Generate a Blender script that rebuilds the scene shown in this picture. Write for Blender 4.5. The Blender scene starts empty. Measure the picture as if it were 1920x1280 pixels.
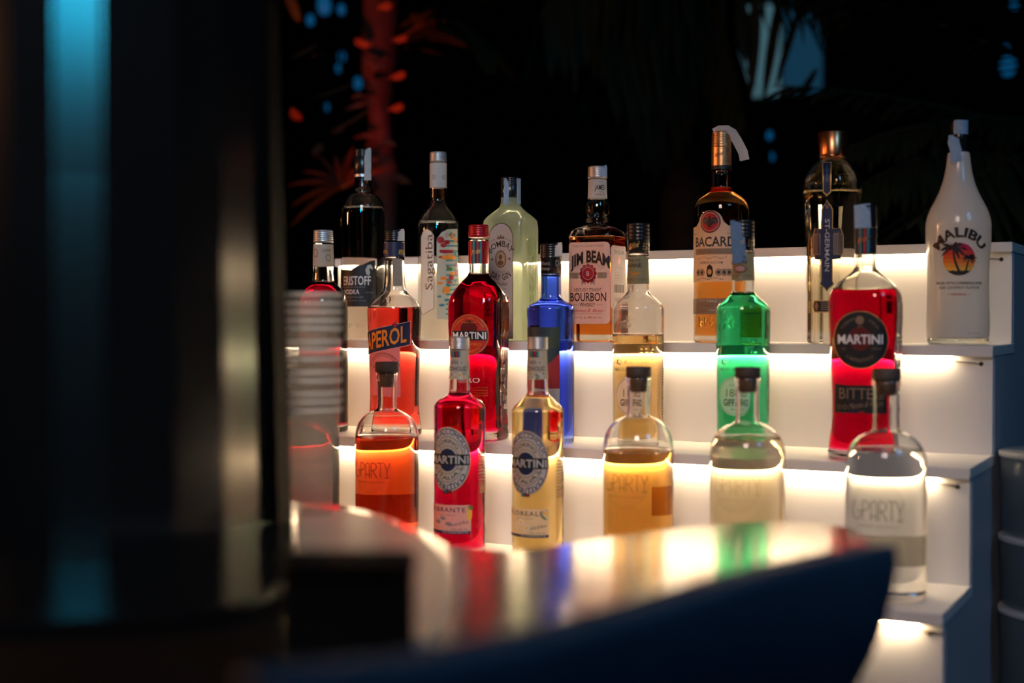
import bpy, bmesh, math, random
from math import sin, cos, tan, pi, radians, sqrt, atan2, asin, exp
from mathutils import Vector
random.seed(7)
sc = bpy.context.scene
COL = sc.collection

# ------------------------------------------------------------------ camera, world, exposure, lamps
F = 2540.0                                  # focal length in pixels of the 1920 wide frame
TH, PI_ = radians(28.31), 0.01707           # yaw to the left of +Y, pitch down
EYE = Vector((0, 0, 1.40))
FW = Vector((-sin(TH) * cos(PI_), cos(TH) * cos(PI_), -sin(PI_)))
RT = Vector((cos(TH), sin(TH), 0))
UP = RT.cross(FW)
cam_d = bpy.data.cameras.new('camera'); cam = bpy.data.objects.new('camera', cam_d); COL.objects.link(cam)
cam.location = EYE
cam.rotation_euler = (pi / 2 - PI_, 0, TH)
cam_d.sensor_width = 36; cam_d.lens = 36 * F / 1920
cam_d.clip_start = 0.02; cam_d.clip_end = 100
cam_d.dof.use_dof = True; cam_d.dof.focus_distance = 1.98; cam_d.dof.aperture_fstop = 2.5
sc.camera = cam
sc.view_settings.view_transform = 'Standard'; sc.view_settings.look = 'None'
sc.view_settings.gamma = 1; sc.view_settings.use_curve_mapping = False
sc.view_settings.exposure = 0.0
cy = sc.cycles
cy.max_bounces = 20; cy.transmission_bounces = 20; cy.glossy_bounces = 6; cy.diffuse_bounces = 5
cy.transparent_max_bounces = 64; cy.volume_bounces = 0
cy.sample_clamp_indirect = 6; cy.blur_glossy = 0.5; cy.use_denoising = True
w = bpy.data.worlds.new('night'); sc.world = w; w.use_nodes = True
w.node_tree.nodes['Background'].inputs[0].default_value = (0.02, 0.05, 0.09, 1)
w.node_tree.nodes['Background'].inputs[1].default_value = 0.012

def lamp(name, kind, loc, aim, energy, color, size=0.5, spot=60, size_y=None, spread=None):
    d = bpy.data.lights.new(name, kind); d.energy = energy; d.color = color
    if kind == 'AREA':
        d.size = size
        if spread: d.spread = radians(spread)
        if size_y: d.shape = 'RECTANGLE'; d.size_y = size_y
    else: d.shadow_soft_size = size
    if kind == 'SPOT': d.spot_size = radians(spot); d.spot_blend = 0.5
    o = bpy.data.objects.new(name, d); COL.objects.link(o); o.location = loc
    o.rotation_euler = (Vector(aim) - Vector(loc)).to_track_quat('-Z', 'Y').to_euler()
    return o
LED = 45.0                                   # emission of the LED tapes under the steps
lamp('front_lamp', 'AREA', (-0.12, -0.2, 2.3), (-0.92, 1.6, 1.15), 1.9, (1.0, 0.78, 0.70), 0.45, spread=56)
lamp('amber_side_lamp', 'AREA', (-2.7, 0.75, 1.75), (-0.8, 1.9, 1.4), 7.0, (1.0, 0.36, 0.12), 0.14)
lamp('amber_string_lamp', 'AREA', (-2.15, 0.1, 1.9), (-0.8, 1.9, 1.4), 2.5, (1.0, 0.36, 0.12), 0.06)
FH = Vector((-sin(TH), cos(TH), 0))
lamp('blue_stage_lamp', 'AREA', EYE + RT * -0.61 - FH * 1.0 + Vector((0, 0, 1.15)), EYE + RT * -0.66 + FH * 1.0 + Vector((0, 0, 0.52)), 2.1, (0.0, 0.38, 0.62), 0.18, size_y=1.1, spread=30)
lamp('blue_right_lamp', 'AREA', (1.3, 0.5, 2.7), (-0.5, 1.9, 1.3), 9.0, (0.14, 0.46, 0.9), 0.6)

# ------------------------------------------------------------------ helpers
def ray(x, y): return FW * F + RT * (x - 960) - UP * (y - 640)
def at_depth(x, y, d): return EYE + ray(x, y) * (d / F)
def on_z(x, y, z):
    r = ray(x, y); return EYE + r * ((z - EYE.z) / r.z)
def on_y(x, y, Y):
    r = ray(x, y); return EYE + r * (Y / r.y)
def proj(p):
    d = Vector(p) - EYE; z = d.dot(FW); return 960 + F * d.dot(RT) / z, 640 - F * d.dot(UP) / z, z
def lin(c):
    c = c / 255.0
    return c / 12.92 if c <= 0.04045 else ((c + 0.055) / 1.055) ** 2.4
def rgb(r, g, b): return (lin(r), lin(g), lin(b), 1)

MATS = {}
def mat(name, color=(0.8, 0.8, 0.8, 1), rough=0.5, metal=0.0, spec=0.5, noise=0.0, nscale=40, trans=0.0, ior=1.5,
        translucent=0.0, bump=0.0, bscale=200, emit=None, estr=1.0, coat=0.0, aniso=0.0):
    if name in MATS: return MATS[name]
    m = bpy.data.materials.new(name); m.use_nodes = True; nt = m.node_tree; N = nt.nodes; L = nt.links
    b = N['Principled BSDF']; out = N['Material Output']
    b.inputs['Base Color'].default_value = color; b.inputs['Roughness'].default_value = rough
    b.inputs['Metallic'].default_value = metal; b.inputs['IOR'].default_value = ior
    b.inputs['Specular IOR Level'].default_value = spec
    b.inputs['Transmission Weight'].default_value = trans; b.inputs['Coat Weight'].default_value = coat
    b.inputs['Anisotropic'].default_value = aniso
    tc = N.new('ShaderNodeTexCoord')
    if noise > 0:
        nz = N.new('ShaderNodeTexNoise'); nz.inputs['Scale'].default_value = nscale; nz.inputs['Detail'].default_value = 4
        L.new(tc.outputs['Object'], nz.inputs['Vector'])
        mx = N.new('ShaderNodeMixRGB'); mx.blend_type = 'MULTIPLY'; mx.inputs[0].default_value = noise
        mx.inputs[1].default_value = color
        cr = N.new('ShaderNodeValToRGB'); cr.color_ramp.elements[0].position = 0.35; cr.color_ramp.elements[1].position = 0.65
        cr.color_ramp.elements[0].color = (0.35, 0.35, 0.35, 1)
        L.new(nz.outputs['Fac'], cr.inputs['Fac']); L.new(cr.outputs['Color'], mx.inputs[2])
        L.new(mx.outputs[0], b.inputs['Base Color'])
    if bump > 0:
        nb = N.new('ShaderNodeTexNoise'); nb.inputs['Scale'].default_value = bscale
        L.new(tc.outputs['Object'], nb.inputs['Vector'])
        bp = N.new('ShaderNodeBump'); bp.inputs['Strength'].default_value = bump; bp.inputs['Distance'].default_value = 0.002
        L.new(nb.outputs['Fac'], bp.inputs['Height']); L.new(bp.outputs['Normal'], b.inputs['Normal'])
    if emit is not None:
        b.inputs['Emission Color'].default_value = emit; b.inputs['Emission Strength'].default_value = estr
    if translucent > 0:
        t = N.new('ShaderNodeBsdfTranslucent'); t.inputs['Color'].default_value = color
        ms = N.new('ShaderNodeMixShader'); ms.inputs[0].default_value = translucent
        L.new(b.outputs[0], ms.inputs[1]); L.new(t.outputs[0], ms.inputs[2]); L.new(ms.outputs[0], out.inputs['Surface'])
    MATS[name] = m
    return m
def liquid_mat(name, color, density):
    if name in MATS: return MATS[name]
    m = bpy.data.materials.new(name); m.use_nodes = True; nt = m.node_tree; N = nt.nodes
    N.remove(N['Principled BSDF']); t = N.new('ShaderNodeBsdfTransparent')
    v = N.new('ShaderNodeVolumeAbsorption'); v.inputs['Color'].default_value = color; v.inputs['Density'].default_value = density
    nt.links.new(t.outputs[0], N['Material Output'].inputs['Surface'])
    nt.links.new(v.outputs[0], N['Material Output'].inputs['Volume'])
    MATS[name] = m; return m
def film_mat(name, color, alpha, rough=0.25, mixt=0.6):
    """thin clear plastic or printed film: part see-through, part diffuse and glossy"""
    if name in MATS: return MATS[name]
    m = bpy.data.materials.new(name); m.use_nodes = True; nt = m.node_tree; N = nt.nodes; L = nt.links
    b = N['Principled BSDF']; b.inputs['Base Color'].default_value = color; b.inputs['Roughness'].default_value = rough
    t = N.new('ShaderNodeBsdfTransparent'); t.inputs['Color'].default_value = (0.97, 0.97, 0.97, 1)
    tl = N.new('ShaderNodeBsdfTranslucent'); tl.inputs['Color'].default_value = color
    m0 = N.new('ShaderNodeMixShader'); m0.inputs[0].default_value = mixt
    L.new(b.outputs[0], m0.inputs[1]); L.new(tl.outputs[0], m0.inputs[2])
    ms = N.new('ShaderNodeMixShader'); ms.inputs[0].default_value = alpha
    L.new(t.outputs[0], ms.inputs[1]); L.new(m0.outputs[0], ms.inputs[2]); L.new(ms.outputs[0], N['Material Output'].inputs['Surface'])
    MATS[name] = m; return m
def tint_film(name, color):
    """see-through tinted sticker"""
    if name in MATS: return MATS[name]
    m = bpy.data.materials.new(name); m.use_nodes = True; nt = m.node_tree; N = nt.nodes
    N.remove(N['Principled BSDF']); t = N.new('ShaderNodeBsdfTransparent'); t.inputs['Color'].default_value = color
    nt.links.new(t.outputs[0], N['Material Output'].inputs['Surface']); MATS[name] = m; return m

def new_obj(name, me, parent=None, mats=()):
    o = bpy.data.objects.new(name, me); COL.objects.link(o)
    for m in mats: me.materials.append(m)
    if parent: o.parent = parent
    return o
def from_bm(name, bm, m, parent=None, smooth=True):
    me = bpy.data.meshes.new(name); bm.normal_update(); bm.to_mesh(me); bm.free()
    if smooth:
        for p in me.polygons: p.use_smooth = True
    return new_obj(name, me, parent, [m] if m else [])
def thing(name, label, cat, loc=(0, 0, 0), group=None):
    o = bpy.data.objects.new(name, None); COL.objects.link(o); o.location = loc
    o.empty_display_size = 0.02
    o['label'] = label; o['category'] = cat
    if group: o['group'] = group
    return o
def tag(o, label, cat, group=None, kind=None):
    if label: o['label'] = label
    if cat: o['category'] = cat
    if group: o['group'] = group
    if kind: o['kind'] = kind
    return o
def box_bm(x0, y0, z0, x1, y1, z1, bev=0.0, seg=2, bm=None):
    bm2 = bmesh.new()
    r = bmesh.ops.create_cube(bm2, size=1)
    for v in bm2.verts:
        v.co = Vector((x0 + (v.co.x + .5) * (x1 - x0), y0 + (v.co.y + .5) * (y1 - y0), z0 + (v.co.z + .5) * (z1 - z0)))
    if bev > 0: bmesh.ops.bevel(bm2, geom=bm2.edges[:], offset=bev, segments=seg, affect='EDGES', profile=0.5)
    if bm is None: return bm2
    me = bpy.data.meshes.new('t'); bm2.to_mesh(me); bm2.free(); bm.from_mesh(me); bpy.data.meshes.remove(me)
    return bm
def tube_bm(pts, r, n=8, bm=None, taper=None):
    bm = bm or bmesh.new(); rings = []
    for i, p in enumerate(pts):
        p = Vector(p)
        d = (Vector(pts[min(i + 1, len(pts) - 1)]) - Vector(pts[max(i - 1, 0)])).normalized()
        a = d.cross(Vector((0, 0, 1)))
        if a.length < 1e-3: a = d.cross(Vector((1, 0, 0)))
        a.normalize(); b = d.cross(a)
        rr = r if taper is None else r * taper[i]
        rings.append([bm.verts.new(p + (a * cos(2 * pi * k / n) + b * sin(2 * pi * k / n)) * rr) for k in range(n)])
    for i in range(len(rings) - 1):
        for k in range(n):
            bm.faces.new((rings[i][k], rings[i][(k + 1) % n], rings[i + 1][(k + 1) % n], rings[i + 1][k]))
    bm.faces.new(rings[0][::-1]); bm.faces.new(rings[-1])
    return bm
def prism_bm(pts, z0, z1, bev=0.0):
    """plan polygon (counter-clockwise) raised from z0 to z1"""
    bm = bmesh.new()
    lo = [bm.verts.new((p[0], p[1], z0)) for p in pts]; hi = [bm.verts.new((p[0], p[1], z1)) for p in pts]
    n = len(pts); bm.faces.new(lo[::-1]); bm.faces.new(hi)
    for i in range(n): bm.faces.new((lo[i], lo[(i + 1) % n], hi[(i + 1) % n], hi[i]))
    bmesh.ops.recalc_face_normals(bm, faces=bm.faces[:])
    if bev: bmesh.ops.bevel(bm, geom=bm.edges[:], offset=bev, segments=2, affect='EDGES')
    return bm
def lathe_bm(prof, n=40, c=(0, 0, 0), bm=None):
    """closed lathe about a vertical axis; prof = [(radius, z)] from one end to the other, ends closed"""
    bm = bm or bmesh.new(); rings = []
    for r, z in prof:
        rings.append([bm.verts.new((c[0] + r * cos(2 * pi * k / n), c[1] + r * sin(2 * pi * k / n), c[2] + z)) for k in range(n)])
    for i in range(len(rings) - 1):
        for k in range(n):
            bm.faces.new((rings[i][k], rings[i][(k + 1) % n], rings[i + 1][(k + 1) % n], rings[i + 1][k]))
    bm.faces.new(rings[0][::-1]); bm.faces.new(rings[-1])
    return bm

# ------------------------------------------------------------------ 2D printing (letters and label shapes)
_txt = {}
def text_mesh(s, bold=0.0, shear=0.0, space=1.0):
    """flat letters: (verts, faces) with cap height 1, starting at x = 0; width returned too"""
    key = (s, bold, shear, space)
    if key in _txt: return _txt[key]
    c = bpy.data.curves.new('t', 'FONT'); c.body = s; c.size = 1; c.resolution_u = 2; c.offset = bold
    c.shear = shear; c.space_character = space; c.fill_mode = 'FRONT'
    o = bpy.data.objects.new('t', c)
    me = o.to_mesh()
    vs = [(v.co.x, v.co.y) for v in me.vertices]; fs = [tuple(p.vertices) for p in me.polygons]
    o.to_mesh_clear(); bpy.data.objects.remove(o); bpy.data.curves.remove(c)
    x0 = min(v[0] for v in vs); x1 = max(v[0] for v in vs)
    vs = [((v[0] - x0), v[1] / CAPH) for v in vs]
    _txt[key] = (vs, fs, x1 - x0); return _txt[key]
CAPH = 1.0
CAPH = max(v[1] for v in text_mesh('H')[0]); _txt.clear()

class Art:
    """printing in unwrapped label coordinates: u to the right, y down (photo pixels)"""
    def __init__(self): self.items = []
    def add(self, vs, fs, m, lay, step): self.items.append((vs, fs, m, lay, step)); return self
    def poly(self, pts, m, lay=1, step=5): return self.add(pts, [tuple(range(len(pts)))], m, lay, step)
    def rect(self, u0, y0, u1, y1, m, lay=1, r=0, step=5):
        if r <= 0: return self.poly([(u0, y0), (u1, y0), (u1, y1), (u0, y1)], m, lay, step)
        p = []
        for cx, cy_, a in ((u1 - r, y0 + r, -90), (u1 - r, y1 - r, 0), (u0 + r, y1 - r, 90), (u0 + r, y0 + r, 180)):
            for k in range(5):
                t = radians(a + k * 22.5); p.append((cx + r * cos(t), cy_ + r * sin(t)))
        return self.poly(p, m, lay, step)
    def ell(self, cu, cy_, ru, ry, m, lay=1, n=36, step=5):
        return self.poly([(cu + ru * cos(2 * pi * k / n), cy_ + ry * sin(2 * pi * k / n)) for k in range(n)], m, lay, step)
    def ring(self, cu, cy_, ru, ry, wd, m, lay=2, n=44, a0=0, a1=360):
        vs = []; fs = []; full = abs(a1 - a0) >= 360
        for k in range(n + 1):
            t = radians(a0 + (a1 - a0) * k / n)
            vs += [(cu + ru * cos(t), cy_ + ry * sin(t)), (cu + (ru - wd) * cos(t), cy_ + (ry - wd) * sin(t))]
            if k: fs.append((2 * k - 2, 2 * k, 2 * k + 1, 2 * k - 1))
        return self.add(vs, fs, m, lay, 0)
    def text(self, s, u0, u1, yt, yb, m, lay=2, bold=0.0, shear=0.0, slope=0.0, step=8, space=1.0, bow=0.0):
        """letters fitted in width to u0..u1, capitals from yt (top) to yb (baseline)"""
        vs, fs, wd = text_mesh(s, bold, shear, space); kx = (u1 - u0) / wd; h = yb - yt
        return self.add([(u0 + x * kx, yb - y * h + slope * x * kx + bow * (2 * x / wd - 1) ** 2) for x, y in vs], fs, m, lay, step)
    def vtext(self, s, y0, y1, ub, ut, m, lay=2, bold=0.0, step=6):
        """letters run along y from y0 to y1; baseline at u = ub, cap tops at u = ut"""
        vs, fs, wd = text_mesh(s, bold)
        return self.add([(ub + (ut - ub) * y, y0 + (y1 - y0) * x / wd) for x, y in vs], fs, m, lay, step)
    def arc(self, s, cu, cy_, R, h, span, m, mid=-90, lay=2, bold=0.0, under=False, sy=1.0):
        """letters bent round a circle; span = angle in degrees covered; mid -90 is the top; under: read along the bottom"""
        vs, fs, wd = text_mesh(s, bold); sp = radians(span); out = []
        for x, y in vs:
            t = (x / wd - 0.5) * sp
            if not under: a = radians(mid) + t; rr = R + y * h
            else: a = radians(mid) - t; rr = R - y * h
            out.append((cu + rr * cos(a), cy_ + sy * rr * sin(a)))
        return self.add(out, fs, m, lay, 0)
    def build(self, name, mapper, parent, off0=0.0004, dl=0.00022, thick=None):
        """thick: letters get a raised body (embossed glass)"""
        mats = []; bm = bmesh.new()
        for vs, fs, m, lay, step in self.items:
            b = bmesh.new(); bv = [b.verts.new((v[0], v[1], 0)) for v in vs]
            for f in fs:
                try: b.faces.new([bv[i] for i in f])
                except ValueError: pass
            if step:
                us = [v[0] for v in vs]; ys = [v[1] for v in vs]
                for ax, lo, hi, st in ((0, min(us), max(us), step), (1, min(ys), max(ys), step * 2.5)):
                    k = lo + st
                    while k < hi - 0.3 * st:
                        no = (1, 0, 0) if ax == 0 else (0, 1, 0); co = (k, 0, 0) if ax == 0 else (0, k, 0)
                        bmesh.ops.bisect_plane(b, geom=b.verts[:] + b.edges[:] + b.faces[:], plane_co=co, plane_no=no)
                        k += st
            if thick:
                bmesh.ops.triangulate(b, faces=b.faces[:])
                r = bmesh.ops.extrude_face_region(b, geom=b.faces[:])
                top = {v for v in r['geom'] if isinstance(v, bmesh.types.BMVert)}
                for v in b.verts: v.co = mapper(v.co.x, v.co.y, thick if v in top else -0.0004)
            else:
                for v in b.verts: v.co = mapper(v.co.x, v.co.y, off0 + dl * lay)
            bmesh.ops.recalc_face_normals(b, faces=b.faces[:])
            if m not in mats: mats.append(m)
            mi = mats.index(m)
            for f in b.faces: f.material_index = mi
            me = bpy.data.meshes.new('t'); b.to_mesh(me); b.free(); bm.from_mesh(me); bpy.data.meshes.remove(me)
        me = bpy.data.meshes.new(name); bm.to_mesh(me); bm.free()
        return new_obj(name, me, parent, mats)

# ------------------------------------------------------------------ step unit dimensions (metres)
S = 0.65 / 1.0
XR = -0.42 * S; XL = None
Y1 = 2.967 * S; DY = 0.2418 * S; Z1 = EYE.z + 0.159 * S; DZ = 0.2117 * S; LIPD = 0.016 * S; LIPH = 0.021 * S
def tread_z(k): return Z1 - DZ * k           # k = 0 is the top of the unit
def front_y(k): return Y1 - DY * k
def riser_y(k): return front_y(k) + LIPD

# ------------------------------------------------------------------ bottles
def pchip(pts):
    ys = [p[0] for p in pts]; n = len(pts)
    def f(y, j):
        if y <= ys[0]: return pts[0][j]
        if y >= ys[-1]: return pts[-1][j]
        i = max(k for k in range(n) if ys[k] <= y); i = min(i, n - 2)
        h = ys[i + 1] - ys[i]; t = (y - ys[i]) / h; v = [p[j] for p in pts]
        def sl(k):
            if k <= 0: return (v[1] - v[0]) / (ys[1] - ys[0])
            if k >= n - 1: return (v[-1] - v[-2]) / (ys[-1] - ys[-2])
            a = (v[k] - v[k - 1]) / (ys[k] - ys[k - 1]); b = (v[k + 1] - v[k]) / (ys[k + 1] - ys[k])
            return 0 if a * b <= 0 else 2 * a * b / (a + b)
        m0, m1 = sl(i) * h, sl(i + 1) * h
        return (2*t**3 - 3*t*t + 1) * v[i] + (t**3 - 2*t*t + t) * m0 + (-2*t**3 + 3*t*t) * v[i + 1] + (t**3 - t*t) * m1
    return f
NS = 96
def circle_sec(): return [(sin(2 * pi * k / NS), -cos(2 * pi * k / NS)) for k in range(NS)]
def box_sec(w_, d_, r, turn):
    """rounded rectangle, half sizes w_, d_, corner r, first point in the middle of the front face; turned, scaled to half width 1"""
    peri = []
    segs = []
    def line(a, b): segs.append(('l', a, b, math.dist(a, b)))
    def arc(c, a0): segs.append(('a', c, a0, r * pi / 2))
    line((0, -d_), (w_ - r, -d_)); arc((w_ - r, -d_ + r), -90); line((w_, -d_ + r), (w_, d_ - r)); arc((w_ - r, d_ - r), 0)
    line((w_ - r, d_), (-w_ + r, d_)); arc((-w_ + r, d_ - r), 90); line((-w_, d_ - r), (-w_, -d_ + r)); arc((-w_ + r, -d_ + r), 180)
    line((-w_ + r, -d_), (0, -d_))
    tot = sum(s[3] for s in segs)
    for k in range(NS):
        s = tot * k / NS
        for g in segs:
            if s <= g[3] or g is segs[-1]:
                if g[0] == 'l':
                    t = s / g[3] if g[3] else 0; peri.append((g[1][0] + (g[2][0] - g[1][0]) * t, g[1][1] + (g[2][1] - g[1][1]) * t))
                else:
                    a = radians(g[2] + 90 * s / g[3]); peri.append((g[1][0] + r * cos(a), g[1][1] + r * sin(a)))
                break
            s -= g[3]
    c, s_ = cos(turn), sin(turn)
    p = [(x * c - y * s_, x * s_ + y * c) for x, y in peri]
    m = max(abs(q[0]) for q in p)
    return [(x / m, y / m) for x, y in p]
def poly_sec(n, turn, soft=0.5):
    p = []
    for k in range(NS):
        t = 2 * pi * k / NS; a = (t - turn) % (2 * pi / n) - pi / n
        r = cos(pi / n) / cos(a); r = r * (1 - soft) + soft
        p.append((r * sin(t), -r * cos(t)))
    return p

class Bottle:
    def __init__(self, name, label, row, x, prof, yoff=0.0, sec=None, group=None, cat='bottle'):
        k = row; self.k = k
        Yc = front_y(k) + 0.062 + yoff
        p = on_y(x, 700, Yc); p = Vector((p.x, Yc, tread_z(k) + 0.0006))
        _, self.yb, d = proj(p)
        p2 = on_y(x, self.yb, Yc); p.x = p2.x; _, self.yb, d = proj(p)
        self.p = p; self.d = d; self.x = x; self.s = d / F
        ang = math.atan((x - 960) / F); self.rs = self.s * cos(ang)
        # local axes seen from the camera: ax = to the right, ay = away from the camera
        v = Vector((p.x, p.y, 0)).normalized(); self.ay = v; self.ax = Vector((v.y, -v.x, 0))
        prof = [q if len(q) > 2 else (q[0], q[1], 0.0) for q in prof]
        if prof[-1][0] < self.yb: prof.append((self.yb, prof[-1][1], prof[-1][2]))
        prof = [q for q in prof if q[0] <= self.yb + 0.01]
        self.prof = prof; self.f = pchip(prof)
        self.cir = circle_sec(); self.sec = sec or self.cir
        self.root = thing(name, label, cat, p, group)
    def z(self, y):                                    # photo row -> height above the base
        dy = (self.yb - y)
        return dy * self.s
    def hw(self, y): return self.f(y, 1)
    def bl(self, y): return min(1, max(0, self.f(y, 2)))
    def sp(self, s, b):                                # point of the cross-section at arc fraction s (0..1)
        q = (s % 1.0) * NS; i = int(q) % NS; t = q - int(q); j = (i + 1) % NS
        A = (self.cir[i][0] * (1 - t) + self.cir[j][0] * t, self.cir[i][1] * (1 - t) + self.cir[j][1] * t)
        if b <= 0: return A
        B = (self.sec[i][0] * (1 - t) + self.sec[j][0] * t, self.sec[i][1] * (1 - t) + self.sec[j][1] * t)
        return (A[0] * (1 - b) + B[0] * b, A[1] * (1 - b) + B[1] * b)
    def loc(self, a, z): return self.ax * a[0] + self.ay * a[1] + Vector((0, 0, z))
    def mapper(self, peri=None, s0=0.0):
        """printing coordinates (u, y, offset) -> point on the bottle; peri = perimeter of the section in half widths"""
        if peri is None:
            peri = 2 * pi
        def m(u, y, off):
            h = self.hw(y); s = s0 + u / (h * peri); b = self.bl(y)
            q = self.sp(s, b); q1 = self.sp(s + 0.004, b); q0 = self.sp(s - 0.004, b)
            t = Vector((q1[0] - q0[0], q1[1] - q0[1])).normalized(); n = (t.y, -t.x)
            r = h * self.rs
            return self.loc((q[0] * r + n[0] * off, q[1] * r + n[1] * off), self.z(y))
        return m
    def sec_peri(self):
        return sum(math.dist(self.sec[i], self.sec[(i + 1) % NS]) for i in range(NS))
    def U(self, x, y):
        h = self.hw(y); return h * asin(max(-1, min(1, (x - self.x) / h)))
    def skin(self, name, rings, m, flip=False, bm=None, n=64):
        """rings = [(radius scale px, y, blend, inset px)]"""
        own = bm is None; bm = bm or bmesh.new(); R = []
        for hw, y, b in rings:
            r = max(hw, 0.02) * self.rs
            R.append([bm.verts.new(self.loc((q[0] * r, q[1] * r), self.z(y))) for q in (self.sp(k / n, b) for k in range(n))])
        fs = []
        for i in range(len(R) - 1):
            for k in range(n):
                fs.append(bm.faces.new((R[i][k], R[i + 1][k], R[i + 1][(k + 1) % n], R[i][(k + 1) % n])))
        fs.append(bm.faces.new(R[0][::1])); fs.append(bm.faces.new(R[-1][::-1]))
        if flip: bmesh.ops.reverse_faces(bm, faces=fs)
        if not own: return bm
        return from_bm(name, bm, m, self.root)
    def rings(self, y0, y1, inset=0.0, step=4.0):
        n = max(2, int((y1 - y0) / step)); ys = [y0 + (y1 - y0) * i / n for i in range(n + 1)]
        ys += [p[0] for p in self.prof if y0 < p[0] < y1]; ys = sorted(set(round(y, 2) for y in ys))
        return [(max(self.hw(y) - inset, 0.5), y, self.bl(y)) for y in ys]
    def glass(self, m, air=None, wall=4.0, top=None, bot=None):
        """solid glass outer skin; the empty part of the neck and shoulder is a cavity down to the row AIR"""
        y0 = self.prof[0][0]; yb = self.yb
        rr = self.rings(y0, yb - 5)
        h, b = self.hw(yb - 1), self.bl(yb - 1)
        rr = [(rr[0][0] - 1.0, y0 - 0.4, rr[0][2])] + rr + [(h * 0.99, yb - 2.5, b), (h * 0.955, yb - 0.6, b), (h * 0.9, yb, b), (h * 0.6, yb - 2, b), (h * 0.2, yb - 5, b)]
        bm = bmesh.new(); self.skin('glass', rr, m, bm=bm)
        bmesh.ops.recalc_face_normals(bm, faces=bm.faces[:])
        if air:
            t = top or (y0 + 3); c = bmesh.new()
            ri = self.rings(t, air - 1.2, wall)
            ri = ri + [(ri[-1][0] - 1.0, air - 0.2, ri[-1][2]), (ri[-1][0] * 0.85, air, ri[-1][2])]
            self.skin('c', ri, m, bm=c); bmesh.ops.recalc_face_normals(c, faces=c.faces[:])
            bmesh.ops.reverse_faces(c, faces=c.faces[:])
            me = bpy.data.meshes.new('t'); c.to_mesh(me); c.free(); bm.from_mesh(me); bpy.data.meshes.remove(me)
        me = bpy.data.meshes.new('glass'); bm.to_mesh(me); bm.free()
        for p in me.polygons: p.use_smooth = len(p.vertices) < 5
        return new_obj('glass', me, self.root, [m])
    def liquid(self, level, m, wall=3.0, thick=12):
        yb = self.yb - thick
        rr = self.rings(level + 0.6, yb - 6, wall)
        h, b = self.hw(yb), self.bl(yb)
        rr += [(h - wall, yb - 5, b), (h - wall - 2, yb - 2, b), (h - wall - 7, yb, b)]
        bm = bmesh.new(); self.skin('l', rr, m, bm=bm); bmesh.ops.recalc_face_normals(bm, faces=bm.faces[:])
        return from_bm('liquid', bm, m, self.root)
    def ring_part(self, name, m, prof, parent=None, ridges=None):
        """solid of revolution: prof = [(y, hw)] from top to bottom; ridges = (y0, y1, pitch, depth)"""
        p = list(prof)
        if ridges:
            y0, y1, pt, dp = ridges; base = pchip([(a, b_, 0) for a, b_ in prof]); ys = []
            y = y0
            while y < y1: ys += [(y, base(y, 1)), (y + pt * 0.3, base(y, 1) - dp), (y + pt * 0.65, base(y, 1))]; y += pt
            p = sorted([q for q in p if not y0 < q[0] < y1] + ys)
        bm = bmesh.new(); n = 40; R = []
        for y, hw in p:
            r = hw * self.rs
            R.append([bm.verts.new(self.loc((r * sin(2 * pi * k / n), -r * cos(2 * pi * k / n)), self.z(y))) for k in range(n)])
        for i in range(len(R) - 1):
            for k in range(n): bm.faces.new((R[i][k], R[i + 1][k], R[i + 1][(k + 1) % n], R[i][(k + 1) % n]))
        bm.faces.new(R[0]); bm.faces.new(R[-1][::-1])
        bmesh.ops.recalc_face_normals(bm, faces=bm.faces[:])
        o = from_bm(name, bm, m, parent or self.root)
        for f in o.data.polygons: f.use_smooth = len(f.vertices) < 5
        return o
    def wrap(self, name, m, y0, y1, a0=-180, a1=180, off=0.6, parent=None, hw=None, thick=0.0):
        """paper band round the neck or body between two rows"""
        bm = bmesh.new(); n = max(4, int(abs(a1 - a0) / 6)); R = []
        ys = [y0 + (y1 - y0) * i / 6 for i in range(7)]
        for y in ys:
            h = (hw(y) if hw else self.hw(y)) + off; r = h * self.rs
            R.append([bm.verts.new(self.loc((r * sin(radians(a0 + (a1 - a0) * k / n)), -r * cos(radians(a0 + (a1 - a0) * k / n))), self.z(y))) for k in range(n + 1)])
        for i in range(6):
            for k in range(n): bm.faces.new((R[i][k], R[i + 1][k], R[i + 1][k + 1], R[i][k + 1]))
        return from_bm(name, bm, m, parent or self.root)
    def seal(self, pts, wd, m, name='tax_seal', hang=None):
        """paper strip; pts = [(dx px, y px, dz px towards camera)] centre line relative to the axis; wd = width px"""
        bm = bmesh.new(); prev = None; n = len(pts)
        for i, (dx, y, fz) in enumerate(pts):
            a = pts[max(i - 1, 0)]; b = pts[min(i + 1, n - 1)]
            t = Vector((b[0] - a[0], b[1] - a[1])); t = t.normalized() if t.length > 0 else Vector((0, 1)); nn = Vector((t.y, -t.x))
            row = []
            for e in (-1, -0.33, 0.33, 1):
                jx = nn.x * e * wd / 2; jy = nn.y * e * wd / 2
                cu = fz - 0.35 * abs(e) ** 2 * wd * 0.25 + (0.8 if (i + int(e * 3)) % 2 else 0)
                row.append(bm.verts.new(self.loc(((dx + jx) * self.rs, -cu * self.rs), self.z(y + jy))))
            if prev:
                for k in range(3): bm.faces.new((prev[k], row[k], row[k + 1], prev[k + 1]))
            prev = row
        return from_bm(name, bm, m, self.root)

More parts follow.
